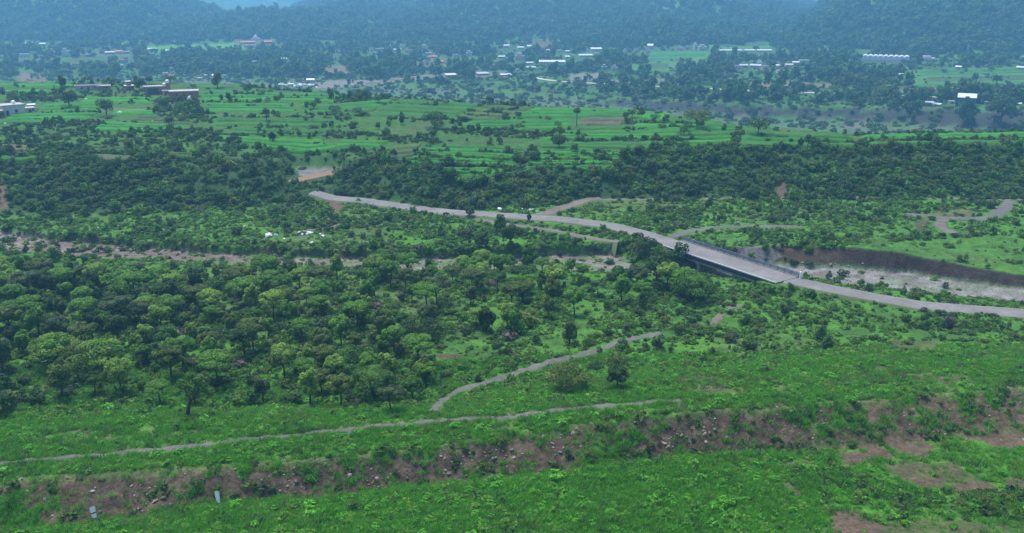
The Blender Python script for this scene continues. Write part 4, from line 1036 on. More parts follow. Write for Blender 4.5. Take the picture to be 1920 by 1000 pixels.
M_BARK = simple('dark_bark', (.070, .052, .040), .9, .3, 3, .1, .5)
LOOKS = {'pale green': foliage('pale_green_leaves', (.190,.320,.044), (.160,.280,.038)), 'fresh green': foliage('fresh_green_leaves', (.118,.262,.028), (.100,.225,.026)),
         'dark green': foliage('dark_green_leaves', (.048,.108,.022), (.038,.088,.020)), 'olive green': foliage('olive_leaves', (.122,.185,.034), (.102,.158,.030)),
         'grey green': foliage('grey_green_leaves', (.092,.145,.052), (.076,.122,.046)), 'deep green': foliage('deep_green_leaves', (.074,.172,.023), (.060,.144,.021))}
DRYLEAF = foliage('dry_twigs', (.115,.090,.075), (.095,.080,.060), .1)
def trunk_mesh(rng, h, lean, r0, limbs):
    m = MB(); top = Vector((lean*h, rng.uniform(-.1, .1)*h, h))
    pts = [Vector((0, 0, -.4)), Vector((lean*h*.15, 0, h*.3)), Vector((lean*h*.55, .1, h*.62)), top]
    m.tube(pts, [r0*1.15, r0, r0*.75, r0*.4], 7)
    for k in range(limbs):
        a = 2*math.pi*k/limbs+rng.uniform(0, 1); s = pts[1].lerp(pts[2], rng.uniform(.4, 1)); L = h*rng.uniform(.35, .6)
        e = s+Vector((math.cos(a)*L*.75, math.sin(a)*L*.75, L*.75)); m.tube([s, s.lerp(e, .5)+Vector((0, 0, .1*L)), e], [r0*.5, r0*.36, r0*.12], 5)
    return m
SHAPES = {'rounded': (2.2, 1.9, 4.3), 'spreading': (2.8, 1.35, 4.6), 'upright': (1.65, 2.6, 4.0)}
WOODS = {}
def tree_proto(name, look, shape, seed, nleaf=3400, leaf=.135):
    rng = np.random.default_rng(seed); rx, rz, zc = SHAPES[shape]
    lob = lobeset(rng, 11, rx, rz, zc)
    tm = trunk_mesh(rng, zc, rng.uniform(-.12, .12), .15, 4).mesh('trunk', M_BARK)
    cm = leaf_mesh('crown', rng, lob, nleaf, leaf, LOOKS[look], inner=.8)
    return tm, cm
def make_tree(name, pt, tm, cm, scale, rz, label, cat='tree', group=None):
    r = empty(name, (pt[0], pt[1], pt[2]), rz); r.scale = scale
    link(bpy.data.objects.new('trunk', tm), r); link(bpy.data.objects.new('crown', cm), r)
    tag(r, label, cat, group); return r

def poisson(xs, ys, rmin, wgt=None):
    """keep points at least rmin apart (simple grid)"""
    cell = {}; keep = []
    for i in range(len(xs)):
        r = rmin if np.isscalar(rmin) else rmin[i]; g = (int(xs[i]//6), int(ys[i]//6)); ok = True
        for a in (-1, 0, 1):
            for b in (-1, 0, 1):
                for j in cell.get((g[0]+a, g[1]+b), ()):
                    if (xs[i]-xs[j])**2+(ys[i]-ys[j])**2 < r*r: ok = False; break
                if not ok: break
            if not ok: break
        if ok: cell.setdefault(g, []).append(i); keep.append(i)
    return np.array(keep, int)
def cand(y0, y1, density, tmax=.78):
    area = tmax*(y1**2-y0**2); N = int(area*density)
    y = np.sqrt(RNG.uniform(y0**2, y1**2, N)); x = RNG.uniform(-tmax, tmax, N)*y
    z = ter(x, y); px, py = to_px(x, y, z); k = gsamp(KF, x, y)
    return x, y, z, px, py, k
def mask_poly(px, py, poly): return in_poly(px, py, poly)
def in_fields(px, py):
    r = np.zeros(len(px), bool)
    for q in FIELD_PX: r |= in_poly(px, py, q)
    return r
def build_clear(x, y, front=6.0):
    ok = np.ones(len(x), bool); lucky = RNG.uniform(size=len(x)) < .05
    for bx, by, br_, yf in BUILD_XY:
        dx = x-bx*np.clip(y/max(by, 1), .8, 1.2); dy = y-by
        if front > 10: ok &= ~((np.abs(dx) < br_*.85+2) & (dy < br_) & (dy > -br_-front) & ~lucky); continue
        ok &= ~((np.abs(dx) < br_+1) & (dy < br_+1) & (dy > -br_-front))
    for bx, by, r_ in PLACED: ok &= ((x-bx)**2+(y-by)**2) > r_*r_
    return ok

# ---- woodland on the flood plain
W_DENSE = [(-300,515),(-60,522),(120,526),(300,546),(480,553),(690,556),(700,575),(720,640),(825,690),(770,765),(590,745),(560,692),(300,700),(-300,710)]
W_MID = [(690,540),(1330,545),(1320,560),(1180,590),(960,620),(880,640),(760,650),(700,560)]
W_RIVER = [(480,520),(700,520),(820,512),(900,505),(1000,510),(1310,530),(1320,552),(480,548)]
W_LOW = [(-60,700),(300,700),(560,692),(590,745),(770,765),(760,772),(560,768),(300,770),(-60,790)]
GLADES = [[(440,665),(560,655),(600,690),(480,705)],[(590,520),(690,520),(660,560),(620,560)],[(700,590),(770,570),(790,600),(730,640)]]
x, y, z, px, py, k = cand(105, 240, .14)
p_ = np.zeros(len(x)); p_[mask_poly(px, py, W_DENSE)] = .9; m = mask_poly(px, py, W_MID); p_[m] = np.maximum(p_[m], .16); m = mask_poly(px, py, W_RIVER); p_[m] = np.maximum(p_[m], .75); m = mask_poly(px, py, W_LOW); p_[m] = np.maximum(p_[m], .10)
for g in GLADES: p_[mask_poly(px, py, g)] *= .12
p_ *= np.where(k > 9.7, .0, 1)
s = (RNG.uniform(size=len(x)) < p_) & road_clear(x, y) & build_clear(x, y); x, y, z, px, py = x[s], y[s], z[s], px[s], py[s]
o = poisson(x, y, np.where(py < 560, 3.7, 4.2)); x, y, z, px, py = x[o], y[o], z[o], px[o], py[o]
if len(x) > 299: o = np.argsort(((px < -20) | (px > 1940))*10+RNG.uniform(size=len(x)))[:299]; x, y, z, px, py = x[o], y[o], z[o], px[o], py[o]
protos = {}
for i, lk in enumerate(LOOKS):
    for j, sh in enumerate(SHAPES): protos[(lk, sh)] = tree_proto('woodland_tree', lk, sh, 100+i*10+j)
BANDS = [(0, 520, 'in the streamside row'), (520, 570, 'at the back of the wood'), (570, 630, 'in the middle of the wood'), (630, 692, 'in the front of the wood'), (692, 2000, 'in scrub before the wood')]
COLS = [(-999, 120, 'at the far left edge'), (120, 260, 'above the leaning tree'), (260, 400, 'left of the glade'), (400, 560, 'by the glade'), (560, 700, 'right of the glade'), (700, 850, 'left of the path head'), (850, 1010, 'left of the winding path'), (1010, 1160, 'above the path bend'), (1160, 2000, 'near the bridge')]
def place_words(px, py, bands, cols):
    b = next(w for a, c, w in bands if a <= py < c); c = next(w for a, d, w in cols if a <= px < d); return b, c
used_l = {}
def assign(cellkey, options, used=used_l):
    u = used.setdefault(cellkey, []); pool = [q for q in options if q not in u]
    if not pool: return None
    q = random.choice(pool); u.append(q); return q
opts = [(lk, sh, sz) for lk in ('fresh green',)*6+('deep green',)*2+('pale green',)*4+('olive green',)*3+('grey green',)+('dark green',) for sh in SHAPES for sz in ('tall', 'small')]
order = np.argsort(-y)
for i in order:
    b, c = place_words(px[i], py[i], BANDS, COLS)
    q = assign((b, c), opts)
    if q is None: continue
    lk, sh, sz = q
    sc_ = random.uniform(.92, 1.10) if sz == 'tall' else random.uniform(.62, .76)
    lab = f'{sz} {sh} {lk} tree {b}, {c}'
    make_tree('woodland_tree', (x[i], y[i], z[i]), *protos[(lk, sh)], (sc_*random.uniform(.9, 1.15), sc_*random.uniform(.9, 1.15), sc_), random.uniform(0, 6.28), lab, 'tree', 'trees of the flood plain wood')
    PLACED.append((x[i], y[i], .5))

# ---- single trees
def special(px, row, hpx, kind, label, name='tree', group=None, look='dark green', seed=0):
    pt = hit(px, row)
    if pt is None: return
    h = hpx/ppm(pt)*1.04; rng = np.random.default_rng(seed*7+px+row*3)
    if kind == 'palm':
        tm = MB().tube([(0,0,-.3),(.1,0,h*.4),(.05,0,h*.85)], [.2,.15,.12], 6).mesh('trunk', M_BARK)
        cm = leaf_mesh('crown', rng, [(0.05,0,h*.86,h*.16,h*.14)]+[(h*.13*math.cos(a),h*.13*math.sin(a),h*(.84+.04*math.sin(3*a)),h*.09,h*.07) for a in np.linspace(0,5.5,6)], 420, h*.03, LOOKS[look], elong=2.2)
    else:
        rx, rz, zc, nl = {'round': (.46,.42,.60,9), 'wide': (.72,.36,.66,10), 'tall': (.30,.50,.55,9), 'bush': (.75,.5,.48,9), 'loose': (.55,.42,.60,6)}[kind]
        tm = trunk_mesh(rng, h*zc*.9, .05, max(.1, h*.03), 4).mesh('trunk', M_BARK)
        nleaf = (3200 if row > 400 else 1500) if hpx > 26 else 700
        cm = leaf_mesh('crown', rng, lobeset(rng, nl, h*rx, h*rz, h*zc), nleaf, max(.13, h*.024) if nleaf > 3000 else h*(.03 if nleaf > 1000 else .045), LOOKS[look])
    make_tree(name, pt, tm, cm, (1, 1, 1), 0, label, 'palm' if kind == 'palm' else 'tree', group); PLACED.append((pt[0], pt[1], 1.0))
MESA_T = [
 (130,203,32,'round','large dark round tree above the white heap on the left mesa'),(200,218,33,'round','largest dark round tree on the left mesa by the farm track'),(318,237,20,'round','small dark round tree alone in the dull field'),
 (408,166,30,'tall','tall dark tree on the mesa edge with two crowns'),(118,166,24,'tall','dark tree at the mesa edge left of the long grey building'),(118,173,12,'round','small dark bush tree below the mesa edge tree at left'),
 (20,152,20,'wide','wide dark tree at the far left corner of the mesa'),(92,153,18,'wide','wide dark tree right of the red earth cliff'),(165,157,14,'wide','flat topped tree behind the long grey building'),(210,158,14,'wide','dark spreading tree above the brick building'),
 (262,170,22,'round','dark round tree between the two brick farmhouses'),(255,157,15,'tall','upright tree at the mesa edge behind the brick farm'),(280,158,14,'round','round tree at the mesa edge behind the brick farmhouse'),(320,157,16,'wide','wide tree at the mesa edge above the wide brick farmhouse'),
 (362,166,9,'bush','small bush tree right of the wide brick farmhouse'),(465,176,19,'round','dark tree in the field right of the tall mesa edge tree'),(490,180,12,'bush','dark bush right of the first field tree'),(520,194,15,'round','round dark tree among the left fields'),(428,190,16,'tall','thin upright tree left in the bright fields'),(415,189,13,'tall','smaller upright tree left in the bright fields'),
 (503,192,9,'bush','low bush left of the round dark field tree'),(588,206,17,'round','round tree in the middle left fields'),(575,204,13,'tall','thin tree beside the round tree in the left fields'),(621,188,22,'tall','dark tree at the hedge in the left middle fields'),(626,212,16,'bush','double bush below the dark hedge tree'),(671,188,13,'wide','dark tree clump at the mesa edge, left one'),(678,186,18,'wide','dark tree clump at the mesa edge, right one'),
 (709,194,14,'round','round tree left of the central mesa field'),(500,232,28,'palm','thin palm in the left fields'),(671,214,14,'bush','bush tree at the left end of the central field'),(754,234,17,'tall','upright tree below the central field'),(709,243,15,'tall','thin tree left of the big dark clump'),
 (815,240,30,'wide','big dark clump of a tree in the middle of the mesa'),(822,243,20,'bush','dark bush joined to the big dark clump'),(849,232,11,'tall','thin dark tree right of the big dark clump'),(837,197,9,'wide','flat low tree in the central field'),(918,199,17,'round','round dark tree at the far edge of the central field'),(982,203,14,'tall','tree at the corner of the diagonal hedge'),
 (972,223,14,'round','small round tree in the bright field below the diagonal hedge'),(1028,226,10,'bush','round bush right of the small round tree'),(1081,236,32,'palm','tall lone palm in the bright field'),(1046,236,10,'bush','bush left of the lone palm'),
 (1173,225,14,'round','leftmost of the three round trees'),(1185,221,16,'round','middle one of the three round trees'),(1202,221,17,'round','rightmost of the three round trees'),(1228,224,12,'bush','bush tree right of the three round trees'),(1240,243,11,'bush','small bush in front of the three round trees'),
 (1306,240,34,'wide','tall bushy dark tree on the right half of the mesa'),(1283,253,18,'bush','dark bush below the tall bushy tree'),(1290,240,12,'bush','bush touching the tall bushy tree'),(1421,254,32,'wide','wide lone tree in the largest bright field'),(1440,266,9,'bush','round bush right below the wide lone tree'),
 (1501,277,18,'tall','dark upright tree on the scarp edge, left of the pair'),(1514,277,24,'palm','slender palm like tree on the scarp edge, right of the pair'),(1048,280,26,'round','dark round tree in the middle row of fields'),(1077,287,18,'round','round tree right of the middle row tree'),(1080,298,8,'bush','bush below the round tree pair'),(1172,306,30,'tall','dark tree at the corner of the scarp, left one'),(1195,299,24,'tall','dark tree at the corner of the scarp, right one'),(1135,310,9,'bush','little bush in the lowest bright terrace'),
 (718,290,17,'tall','dark tree at the edge of the dull plot above the scarp'),(713,308,26,'round','dark tree at the left foot of the dull plot'),(812,272,16,'bush','dark bush tree at the upper terrace of the central plot'),(424,317,12,'round','round bush tree on the left spur'),(511,267,20,'tall','thin branched tree above the bushy bank'),(78,288,14,'tall','tree at the corner of the brown plot at the left'),
]
for i, q in enumerate(MESA_T): special(*q, name='field_tree', group='trees scattered over the mesa fields', look=['dark green', 'deep green', 'dark green', 'olive green'][i % 4] if q[3] != 'palm' else 'grey green', seed=i)
for q in ((880,409,22,'round','dark little tree standing beside the road on a pale stone platform','dark green'),(992,416,15,'tall','dark slim sapling on the near verge of the road','dark green'),(938,437,34,'tall','tall narrow tree between road and footpath','deep green'),(957,463,42,'round','dark rounded tree below the footpath','dark green'),(903,468,30,'round','dark tree left of the rounded tree below the footpath','dark green'),(780,384,16,'bush','bushy tree on the near verge of the left road','deep green'),
          (1157,727,44,'round','small dark tree alone beside the terrace right of the winding path','dark green'),(1155,688,26,'bush','dark bush behind the small dark lone tree','olive green'),(1062,730,52,'bush','broad dark bush tree right of the winding path','olive green'),(788,640,48,'bush','broad dark bush tree in the clearing left of the path','dark green'),(912,622,50,'tall','dark conical tree in the middle of the clearing','dark green'),(968,628,50,'tall','pale tree right of the dark conical tree','fresh green'),(1068,645,44,'tall','dark upright tree above the bend of the path','olive green'),
          (1215,478,34,'bush','dark bush beside the left bridge end','dark green'),(1238,486,26,'bush','small bush under the left bridge end','deep green'),(1198,470,24,'bush','bush on the embankment left of the bridge','olive green'),(1283,558,54,'round','large round green tree just below the bridge','fresh green'),(1300,565,48,'bush','broad tree in front of the large round tree by the bridge','deep green'),(800,712,46,'tall','olive tree at the right corner of the wood near the path','olive green'),(668,700,54,'bush','broad dark thicket tree in front of the wood','deep green'),(700,752,64,'wide','largest dark spreading tree at the right front of the wood','deep green'),(185,705,64,'wide','pale crowned spreading tree at the left front of the wood','pale green'),(105,690,60,'wide','pale crowned tree leftmost in front of the wood','pale green'),(578,690,48,'tall','slim pale yellowish tree at the right front of the wood','pale green'),
          (1810,235,50,'tall','tall dark tree among the cliff edge trees right of the blue shed','dark green'),(1875,238,62,'round','huge dark tree at the right end of the far cliff','dark green'),(1732,198,34,'round','rounded tree left of the blue shed','deep green'),(1765,192,30,'round','dark tree just left of the blue shed','dark green'),(1846,194,34,'tall','dark tree just right of the blue shed','dark green'),(1583,172,16,'tall','single dark tree above the far road','dark green'),(1868,160,20,'round','dark round tree in the far green strips','dark green'),(1890,162,10,'round','small round tree in the far green strips','dark green')):
    special(*q[:5], look=q[5], seed=hash(q[4]) % 1 + q[0])
# leaning tree by the terrace
pt = hit(352, 782); k = ppm(pt); s = 1/k
rng = np.random.default_rng(5); m = MB()
m.tube([(0,0,-.4),(3*s,0,18*s),(9*s,0,34*s),(24*s,2*s,52*s)], [4.0*s,3.4*s,3.0*s,1.5*s], 8); m.tube([(9*s,0,34*s),(4*s,-3*s,52*s),(0,-4*s,66*s)], [2*s,1.3*s,.5*s], 6); m.tube([(9*s,0,34*s),(30*s,4*s,42*s),(46*s,5*s,46*s)], [1.8*s,1.2*s,.5*s], 6); m.tube([(24*s,2*s,52*s),(22*s,2*s,74*s)], [1.1*s,.4*s], 6)
lob = [(a*s, b*s, c_*s, r*s*.68, q*s*.7) for a, b, c_, r, q in ((0,-4,64,15,11),(24,2,72,16,13),(34,0,66,13,10),(-6,2,70,12,9),(18,-8,88,11,9),(44,5,50,16,12),(10,4,80,13,10),(-14,0,50,11,8),(34,-6,60,12,9),(12,-8,52,12,8))]
make_tree('tree', pt, m.mesh('trunk', M_BARK), leaf_mesh('crown', rng, lob, 1700, .13, LOOKS['deep green'], inner=.5), (1,1,1), 0, 'leaning tree with dark crooked trunk beside the terrace track', 'tree'); PLACED.append((pt[0], pt[1], 1.5))

# ---- shrubs
SHRUB = {}
def shrub_proto(look, shape, seed, nleaf=520, leaf=.095):
    rng = np.random.default_rng(seed); rx, rz, zc, nl = {'rounded': (1, .8, .55, 6), 'low': (1.15, .5, .30, 7), 'upright': (.72, 1.05, .85, 6)}[shape]
    return leaf_mesh('shrub', rng, lobeset(rng, nl, rx, rz, zc), nleaf, leaf, look if not isinstance(look, str) else LOOKS[look], tint=(.65, 1.35))
SLOOK = ['fresh green', 'deep green', 'dark green', 'olive green', 'grey green']
for i, lk in enumerate(SLOOK+['dry']):
    for j, sh in enumerate(('rounded', 'low', 'upright')): SHRUB[(lk, sh)] = shrub_proto(DRYLEAF if lk == 'dry' else lk, sh, 300+i*7+j)
SKEYS = list(SHRUB)
PROTO_COL = {}
def proto_collection(key, meshes):
    c = bpy.data.collections.new('proto_'+key)
    for i, me in enumerate(meshes): c.objects.link(bpy.data.objects.new(f'{key}_{i:02d}', me))
    return c
def scatter(name, label, cat, x, y, z, scl, idx, coll, sq=(.8, 1.2), tilt=.08):
    N = len(x); me = bpy.data.meshes.new(name); me.vertices.add(N)
    me.vertices.foreach_set('co', np.stack([x, y, z], -1).astype(np.float32).ravel())
    def attr(nm, ty, a, f='value'): at = me.attributes.new(nm, ty, 'POINT'); at.data.foreach_set(f, np.ascontiguousarray(a).ravel())
    s3 = np.stack([scl*RNG.uniform(.85, 1.2, N), scl*RNG.uniform(.85, 1.2, N), scl*RNG.uniform(*sq, N)], -1).astype(np.float32)
    rot = np.stack([RNG.uniform(-tilt, tilt, N), RNG.uniform(-tilt, tilt, N), RNG.uniform(0, 6.283, N)], -1).astype(np.float32)
    attr('s', 'FLOAT_VECTOR', s3, 'vector'); attr('r', 'FLOAT_VECTOR', rot, 'vector'); attr('i', 'INT', np.asarray(idx, np.int32))
    ng = bpy.data.node_groups.new(name, 'GeometryNodeTree')
    ng.interface.new_socket('Geometry', in_out='INPUT', socket_type='NodeSocketGeometry'); ng.interface.new_socket('Geometry', in_out='OUTPUT', socket_type='NodeSocketGeometry')
    n, l = ng.nodes, ng.links; gi, go, ip, ci = n.new('NodeGroupInput'), n.new('NodeGroupOutput'), n.new('GeometryNodeInstanceOnPoints'), n.new('GeometryNodeCollectionInfo')
    ci.inputs['Collection'].default_value = coll; ci.inputs['Separate Children'].default_value = True; ci.inputs['Reset Children'].default_value = True
    ip.inputs['Pick Instance'].default_value = True
    def na(nm, ty, dst):
        a = n.new('GeometryNodeInputNamedAttribute'); a.data_type = ty; a.inputs['Name'].default_value = nm; l.new(a.outputs[0], dst)
    na('s', 'FLOAT_VECTOR', ip.inputs['Scale']); na('i', 'INT', ip.inputs['Instance Index'])
    ra = n.new('GeometryNodeInputNamedAttribute'); ra.data_type = 'FLOAT_VECTOR'; ra.inputs['Name'].default_value = 'r'
    er = n.new('FunctionNodeEulerToRotation'); l.new(ra.outputs[0], er.inputs[0]); l.new(er.outputs[0], ip.inputs['Rotation'])
    l.new(gi.outputs[0], ip.inputs['Points']); l.new(ci.outputs[0], ip.inputs['Instance']); l.new(ip.outputs[0], go.inputs[0])
    ob = link(bpy.data.objects.new(name, me)); md = ob.modifiers.new('scatter', 'NODES'); md.node_group = ng
    tag(ob, label, cat, kind='stuff'); return ob

shrub_coll = proto_collection('shrub', [SHRUB[k_] for k_ in SKEYS])
def kidx(looks, shapes): return np.array([SKEYS.index((a, b)) for a in looks for b in shapes])
LOWR = [(1480,880),(1560,868),(1700,915),(1960,915),(1960,985),(1800,960),(1640,935)]
GRASSY = [[(1020,560),(1480,540),(1700,600),(1920,615),(1920,660),(1250,700),(1000,740),(830,700),(860,640)]]
OPEN_R = [(1560,470),(1640,455),(1920,440),(1960,520),(1850,512),(1700,490)]
MIDPLAIN_BUSH = [(640,395),(880,425),(1130,470),(1200,468),(900,480),(600,470),(620,430)]
x, y, z, px, py, k = cand(86, 345, 1.15)
n_a, n_b = fbm(x/11, y/11, 91, 3), fbm(x/30, y/30, 93, 3)
p_ = np.zeros(len(x))
esc_ = (k > 12.95) & (k < 15.9); p_[esc_] = (.25+.75*sstep(.36, .50, fbm(x/6, y/9, 141, 3)))[esc_]
fp = (k >= 6.7) & (k < 9.6); p_[fp] = .03+.16*sstep(.50, .64, n_a[fp])*sstep(.35, .6, n_b[fp])*1.6
m = fp & (px > 1000) & (py < 640); p_[m] = .05+.42*sstep(.46, .62, n_a[m]); m = fp & (px > 880) & (py >= 640); p_[m] = .03+.2*sstep(.5, .64, n_a[m])
m = fp & mask_poly(px, py, W_LOW); p_[m] = .10+.4*sstep(.48, .62, n_a[m]); m = fp & mask_poly(px, py, W_DENSE); p_[m] = .34
mp = (k >= 11.95) & (k <= 12.95); p_[mp] = .03+.55*sstep(.50, .62, n_a[mp])
m = mp & (px > 1250) & (py < 415); p_[m] = .12+.6*sstep(.44, .58, n_a[m])
m = mp & mask_poly(px, py, MIDPLAIN_BUSH); p_[m] = .10+.6*sstep(.47, .60, n_a[m])
m = mask_poly(px, py, OPEN_R); p_[m] = .015
m = mp & (px < 620); p_[m] = .02+.38*sstep(.52, .64, n_a[m]); m = mp & (k < 12.1) & (px < 480); p_[m] = .3
sb = (k >= 9.6) & (k < 11.2); p_[sb] = .02*(px[sb] < 1000)+.015; m = (k >= 11.1) & (k < 12) & (px > 1180) & (px < 1530); p_[m] = .35; m = (k >= 11.1) & (k < 12.05) & (px <= 1180); p_[m] = .5
m = (k > 2.2) & (k < 3.4) & (px > 1050) & (px < 1560); p_[m] = .4; m = (k < 3) & in_poly(px, py, LOWR); p_[m] = .28; m = (k > 2.9) & (k < 4.2); p_[m] = np.maximum(p_[m], .035)
p_ = np.where((gsamp(EMBF, x, y) > .5) & (k > 9.5), .6, p_)
p_ = np.where(((k > 11.95) & (k < 12.95)) | ((k > 6.7) & (k < 9.6) & (px > 850)), p_*.74, p_)
p_ *= np.where(in_poly(px, py, PONDPX), 0, 1)
for po, _c, w_ in PATCH:
    if w_ >= .7: p_[in_poly(px, py, po)] *= .12
p_ *= np.where((px > -330) & (px < 2300), 1, 0)
s = (RNG.uniform(size=len(x)) < p_) & ~in_fields(px, py) & road_clear(x, y) & build_clear(x, y)
x, y, z, px, py, k, n_a = x[s], y[s], z[s], px[s], py[s], k[s], n_a[s]
esc_ = (k > 12.95)
sc_ = np.where(esc_, RNG.lognormal(-.02, .48, len(x)), RNG.lognormal(-.12, .40, len(x))); sc_ = np.where((k < 9.6) & (px > 1000), sc_*.72, sc_); sc_ = np.where(k < 4.3, sc_*.55, sc_); sc_ = np.where((k > 11.9) & ~esc_, sc_*.82, sc_); sc_ = np.clip(sc_, .3, 3.0)
o = poisson(x, y, sc_*np.where(esc_, .60, .95)); x, y, z, px, py, k, sc_, esc_ = (q[o] for q in (x, y, z, px, py, k, sc_, esc_))
look = np.empty(len(x), object)
for i in range(len(x)):
    u = random.random()
    if esc_[i]: lk = 'dark green' if u < .26 else 'deep green' if u < .60 else 'olive green' if u < .80 else 'fresh green' if u < .93 else 'grey green'
    elif k[i] < 4.3: lk = 'dark green' if u < .5 else 'deep green' if u < .8 else 'olive green'
    elif k[i] < 9.6 and px[i] > 900: lk = 'dark green' if u < .30 else 'deep green' if u < .55 else 'olive green' if u < .78 else 'grey green' if u < .90 else 'dry' if u < .97 else 'fresh green'
    else: lk = 'dark green' if u < .30 else 'deep green' if u < .55 else 'olive green' if u < .72 else 'fresh green' if u < .88 else 'grey green' if u < .97 else 'dry'
    look[i] = (lk, random.choice(('rounded', 'rounded', 'low', 'upright') if not esc_[i] else ('rounded', 'upright', 'low')))
app = np.where(k > 4.3, sc_, 0)/np.hypot(y, 60)*np.where((px > 0) & (px < 1920) & (py < 1000), 1, 0)*np.where(esc_, .8, 1)
top = np.argsort(-app)[:290]; is_top = np.zeros(len(x), bool)
SB = [(0, 372, 'on the scarp'), (372, 480, 'below the scarp'), (480, 560, 'near the stream'), (560, 600, 'on the near plain'), (600, 640, 'in mid plain'), (640, 690, 'above the terrace'), (690, 740, 'close above the terrace'), (740, 2000, 'on the terrace edge')]
SCO = [(-999, 100, 'at the left edge'), (100, 250, 'left of the leaning tree'), (250, 430, 'by the leaning tree'), (430, 600, 'right of the leaning tree'), (600, 800, 'at the wood corner'), (800, 930, 'beside the winding path'), (930, 1100, 'by the path bend'), (1100, 1250, 'by the dark lone tree'), (1250, 1420, 'by the short pale path'), (1420, 1600, 'below the bridge end'), (1600, 1760, 'below the right road'), (1760, 3000, 'at the right edge')]
us = {}
for i in top:
    b, c = place_words(px[i], py[i], SB, SCO); lk, sh = look[i]; szs = ('big', 'mid-sized', 'small') if sc_[i] > 1.15 else ('mid-sized', 'small', 'tiny')
    q = None
    for sz in szs[:2]:
        for sh2 in [sh]+['rounded', 'low', 'upright']:
            for lk2 in [lk]+SLOOK+['dry']:
                if (lk2, sh2, sz) not in us.setdefault((b, c), []): q = (lk2, sh2, sz); break
            if q: break
        if q: break
    if not q: continue
    us[(b, c)].append(q); lk, sh, sz = q; is_top[i] = True
    ss = {'big': max(1.45, sc_[i]), 'mid-sized': 1.15, 'small': .8, 'tiny': .55}[sz]
    o = link(bpy.data.objects.new('shrub', SHRUB[(lk, sh)])); o.location = (x[i], y[i], z[i]-.1); o.scale = (ss*random.uniform(.9, 1.15), ss*random.uniform(.9, 1.15), ss*random.uniform(.85, 1.1)); o.rotation_euler = (0, 0, random.uniform(0, 6.28))
    tag(o, f'{sz} {sh} {"dry brownish" if lk == "dry" else lk} shrub {b} {c}', 'shrub', 'shrubs on the plain')
r_ = ~is_top
scatter('shrubbery', 'dense green scrub over the scarp and plains', 'scrub', x[r_], y[r_], z[r_]-.12*sc_[r_], sc_[r_], [SKEYS.index(look[i]) for i in np.nonzero(r_)[0]], shrub_coll)

# hedges and bushes of the mesa
x, y, z, px, py, k = cand(255, 545, .33)
n_a = fbm(x/9, y/9, 95, 3); inf = in_fields(px, py); nearf = (in_fields(px, py-3) | in_fields(px+4, py-2)) & ~inf
MES_B = [([(-60,228),(150,232),(240,240),(440,255),(470,290),(300,282),(140,268),(-60,268)], .32), ([(60,160),(240,150),(330,165),(230,185),(60,186)], .2), ([(290,190),(370,185),(390,232),(310,222)], .65), ([(0,172),(110,175),(100,192),(20,192)], .5), ([(400,250),(640,250),(760,255),(840,262),(760,272),(640,262),(440,258)], .35), ([(480,278),(740,284),(760,310),(700,320),(560,300),(470,296)], .6),
  ([(835,240),(1000,246),(1130,262),(1300,264),(1280,270),(1100,268),(830,250)], .8), ([(850,228),(975,202),(985,206),(860,234)], .7), ([(975,330),(990,278),(1010,280),(992,330)], .85), ([(785,300),(800,240),(825,240),(770,300)], .4), ([(440,176),(720,180),(900,190),(1000,196),(1000,203),(700,196),(440,184)], .45), ([(0,245),(60,245),(90,300),(0,300)], .3), ([(1170,226),(1300,228),(1300,234),(1170,233)], .3), ([(1240,262),(1300,258),(1290,282),(1230,284)], .5), ([(1600,252),(1920,248),(1920,252),(1600,256)], .4), ([(130,240),(420,248),(400,262),(120,256)], .6)]
p_ = .01+.06*sstep(.52, .66, n_a); p_[nearf] = .12*sstep(.44, .56, n_a[nearf])
for po, w_ in MES_B: m = mask_poly(px, py, po); p_[m] = np.maximum(p_[m], w_)
p_[inf] = .006
s = (k > 15.85) & (k < 18.1) & (RNG.uniform(size=len(x)) < p_) & road_clear(x, y) & build_clear(x, y, 2)
x, y, z, px, py = x[s], y[s], z[s], px[s], py[s]; sc_ = np.clip(RNG.lognormal(-.08, .38, len(x)), .4, 2.2); o = poisson(x, y, sc_*.7); x, y, z, sc_ = x[o], y[o], z[o], sc_[o]
HEDGES = [[(835,243),(920,245),(1000,247),(1070,254),(1130,262),(1300,264)],[(850,231),(910,217),(973,204)],[(985,328),(992,303),(1003,279)],[(785,302),(798,280),(812,262)],[(160,229),(240,247),(420,246)],[(250,243),(340,250),(420,251)],[(440,255),(540,252),(640,250),(760,259)],[(455,163),(560,171),(640,180)],[(640,183),(720,186),(900,193),(1000,198),(1200,207)],
 [(285,207),(360,210),(400,214)],[(380,192),(540,196)],[(380,213),(470,212),(560,214)],[(390,222),(500,222),(630,224)],[(430,240),(540,239),(640,240)],[(560,215),(690,218)],[(690,223),(770,223),(850,226)],[(0,176),(110,177)],[(60,186),(150,183),(285,183)],[(60,215),(120,212),(190,211)],[(0,234),(80,234),(150,232)],[(1170,247),(1250,242),(1330,236)],[(1195,232),(1320,233)],[(995,292),(1080,292),(1165,293)],[(985,303),(1080,303),(1180,303)],
 [(975,313),(1170,313)],[(770,295),(870,299),(975,303)],[(760,309),(860,312),(970,316)],[(780,285),(880,287),(980,290)],[(1610,266),(1760,265),(1940,262)],[(1600,253),(1760,252),(1940,248)],[(1370,278),(1385,255),(1398,232)],[(622,287),(690,287)],[(840,245),(950,246)],[(300,220),(380,236)],[(1010,265),(1100,266)],[(240,188),(330,190)]]
hx, hy = [], []
for hl_ in HEDGES:
    hp = [hit(*q) for q in hl_]
    P = resample(hp, .9); r0 = random.uniform(0, 99)
    for k_, q in enumerate(P):
        if vnoise(np.array(k_*.16), np.array(r0), 171) > .34: hx.append(q[0]+random.gauss(0, .7)); hy.append(q[1]+random.gauss(0, .9))
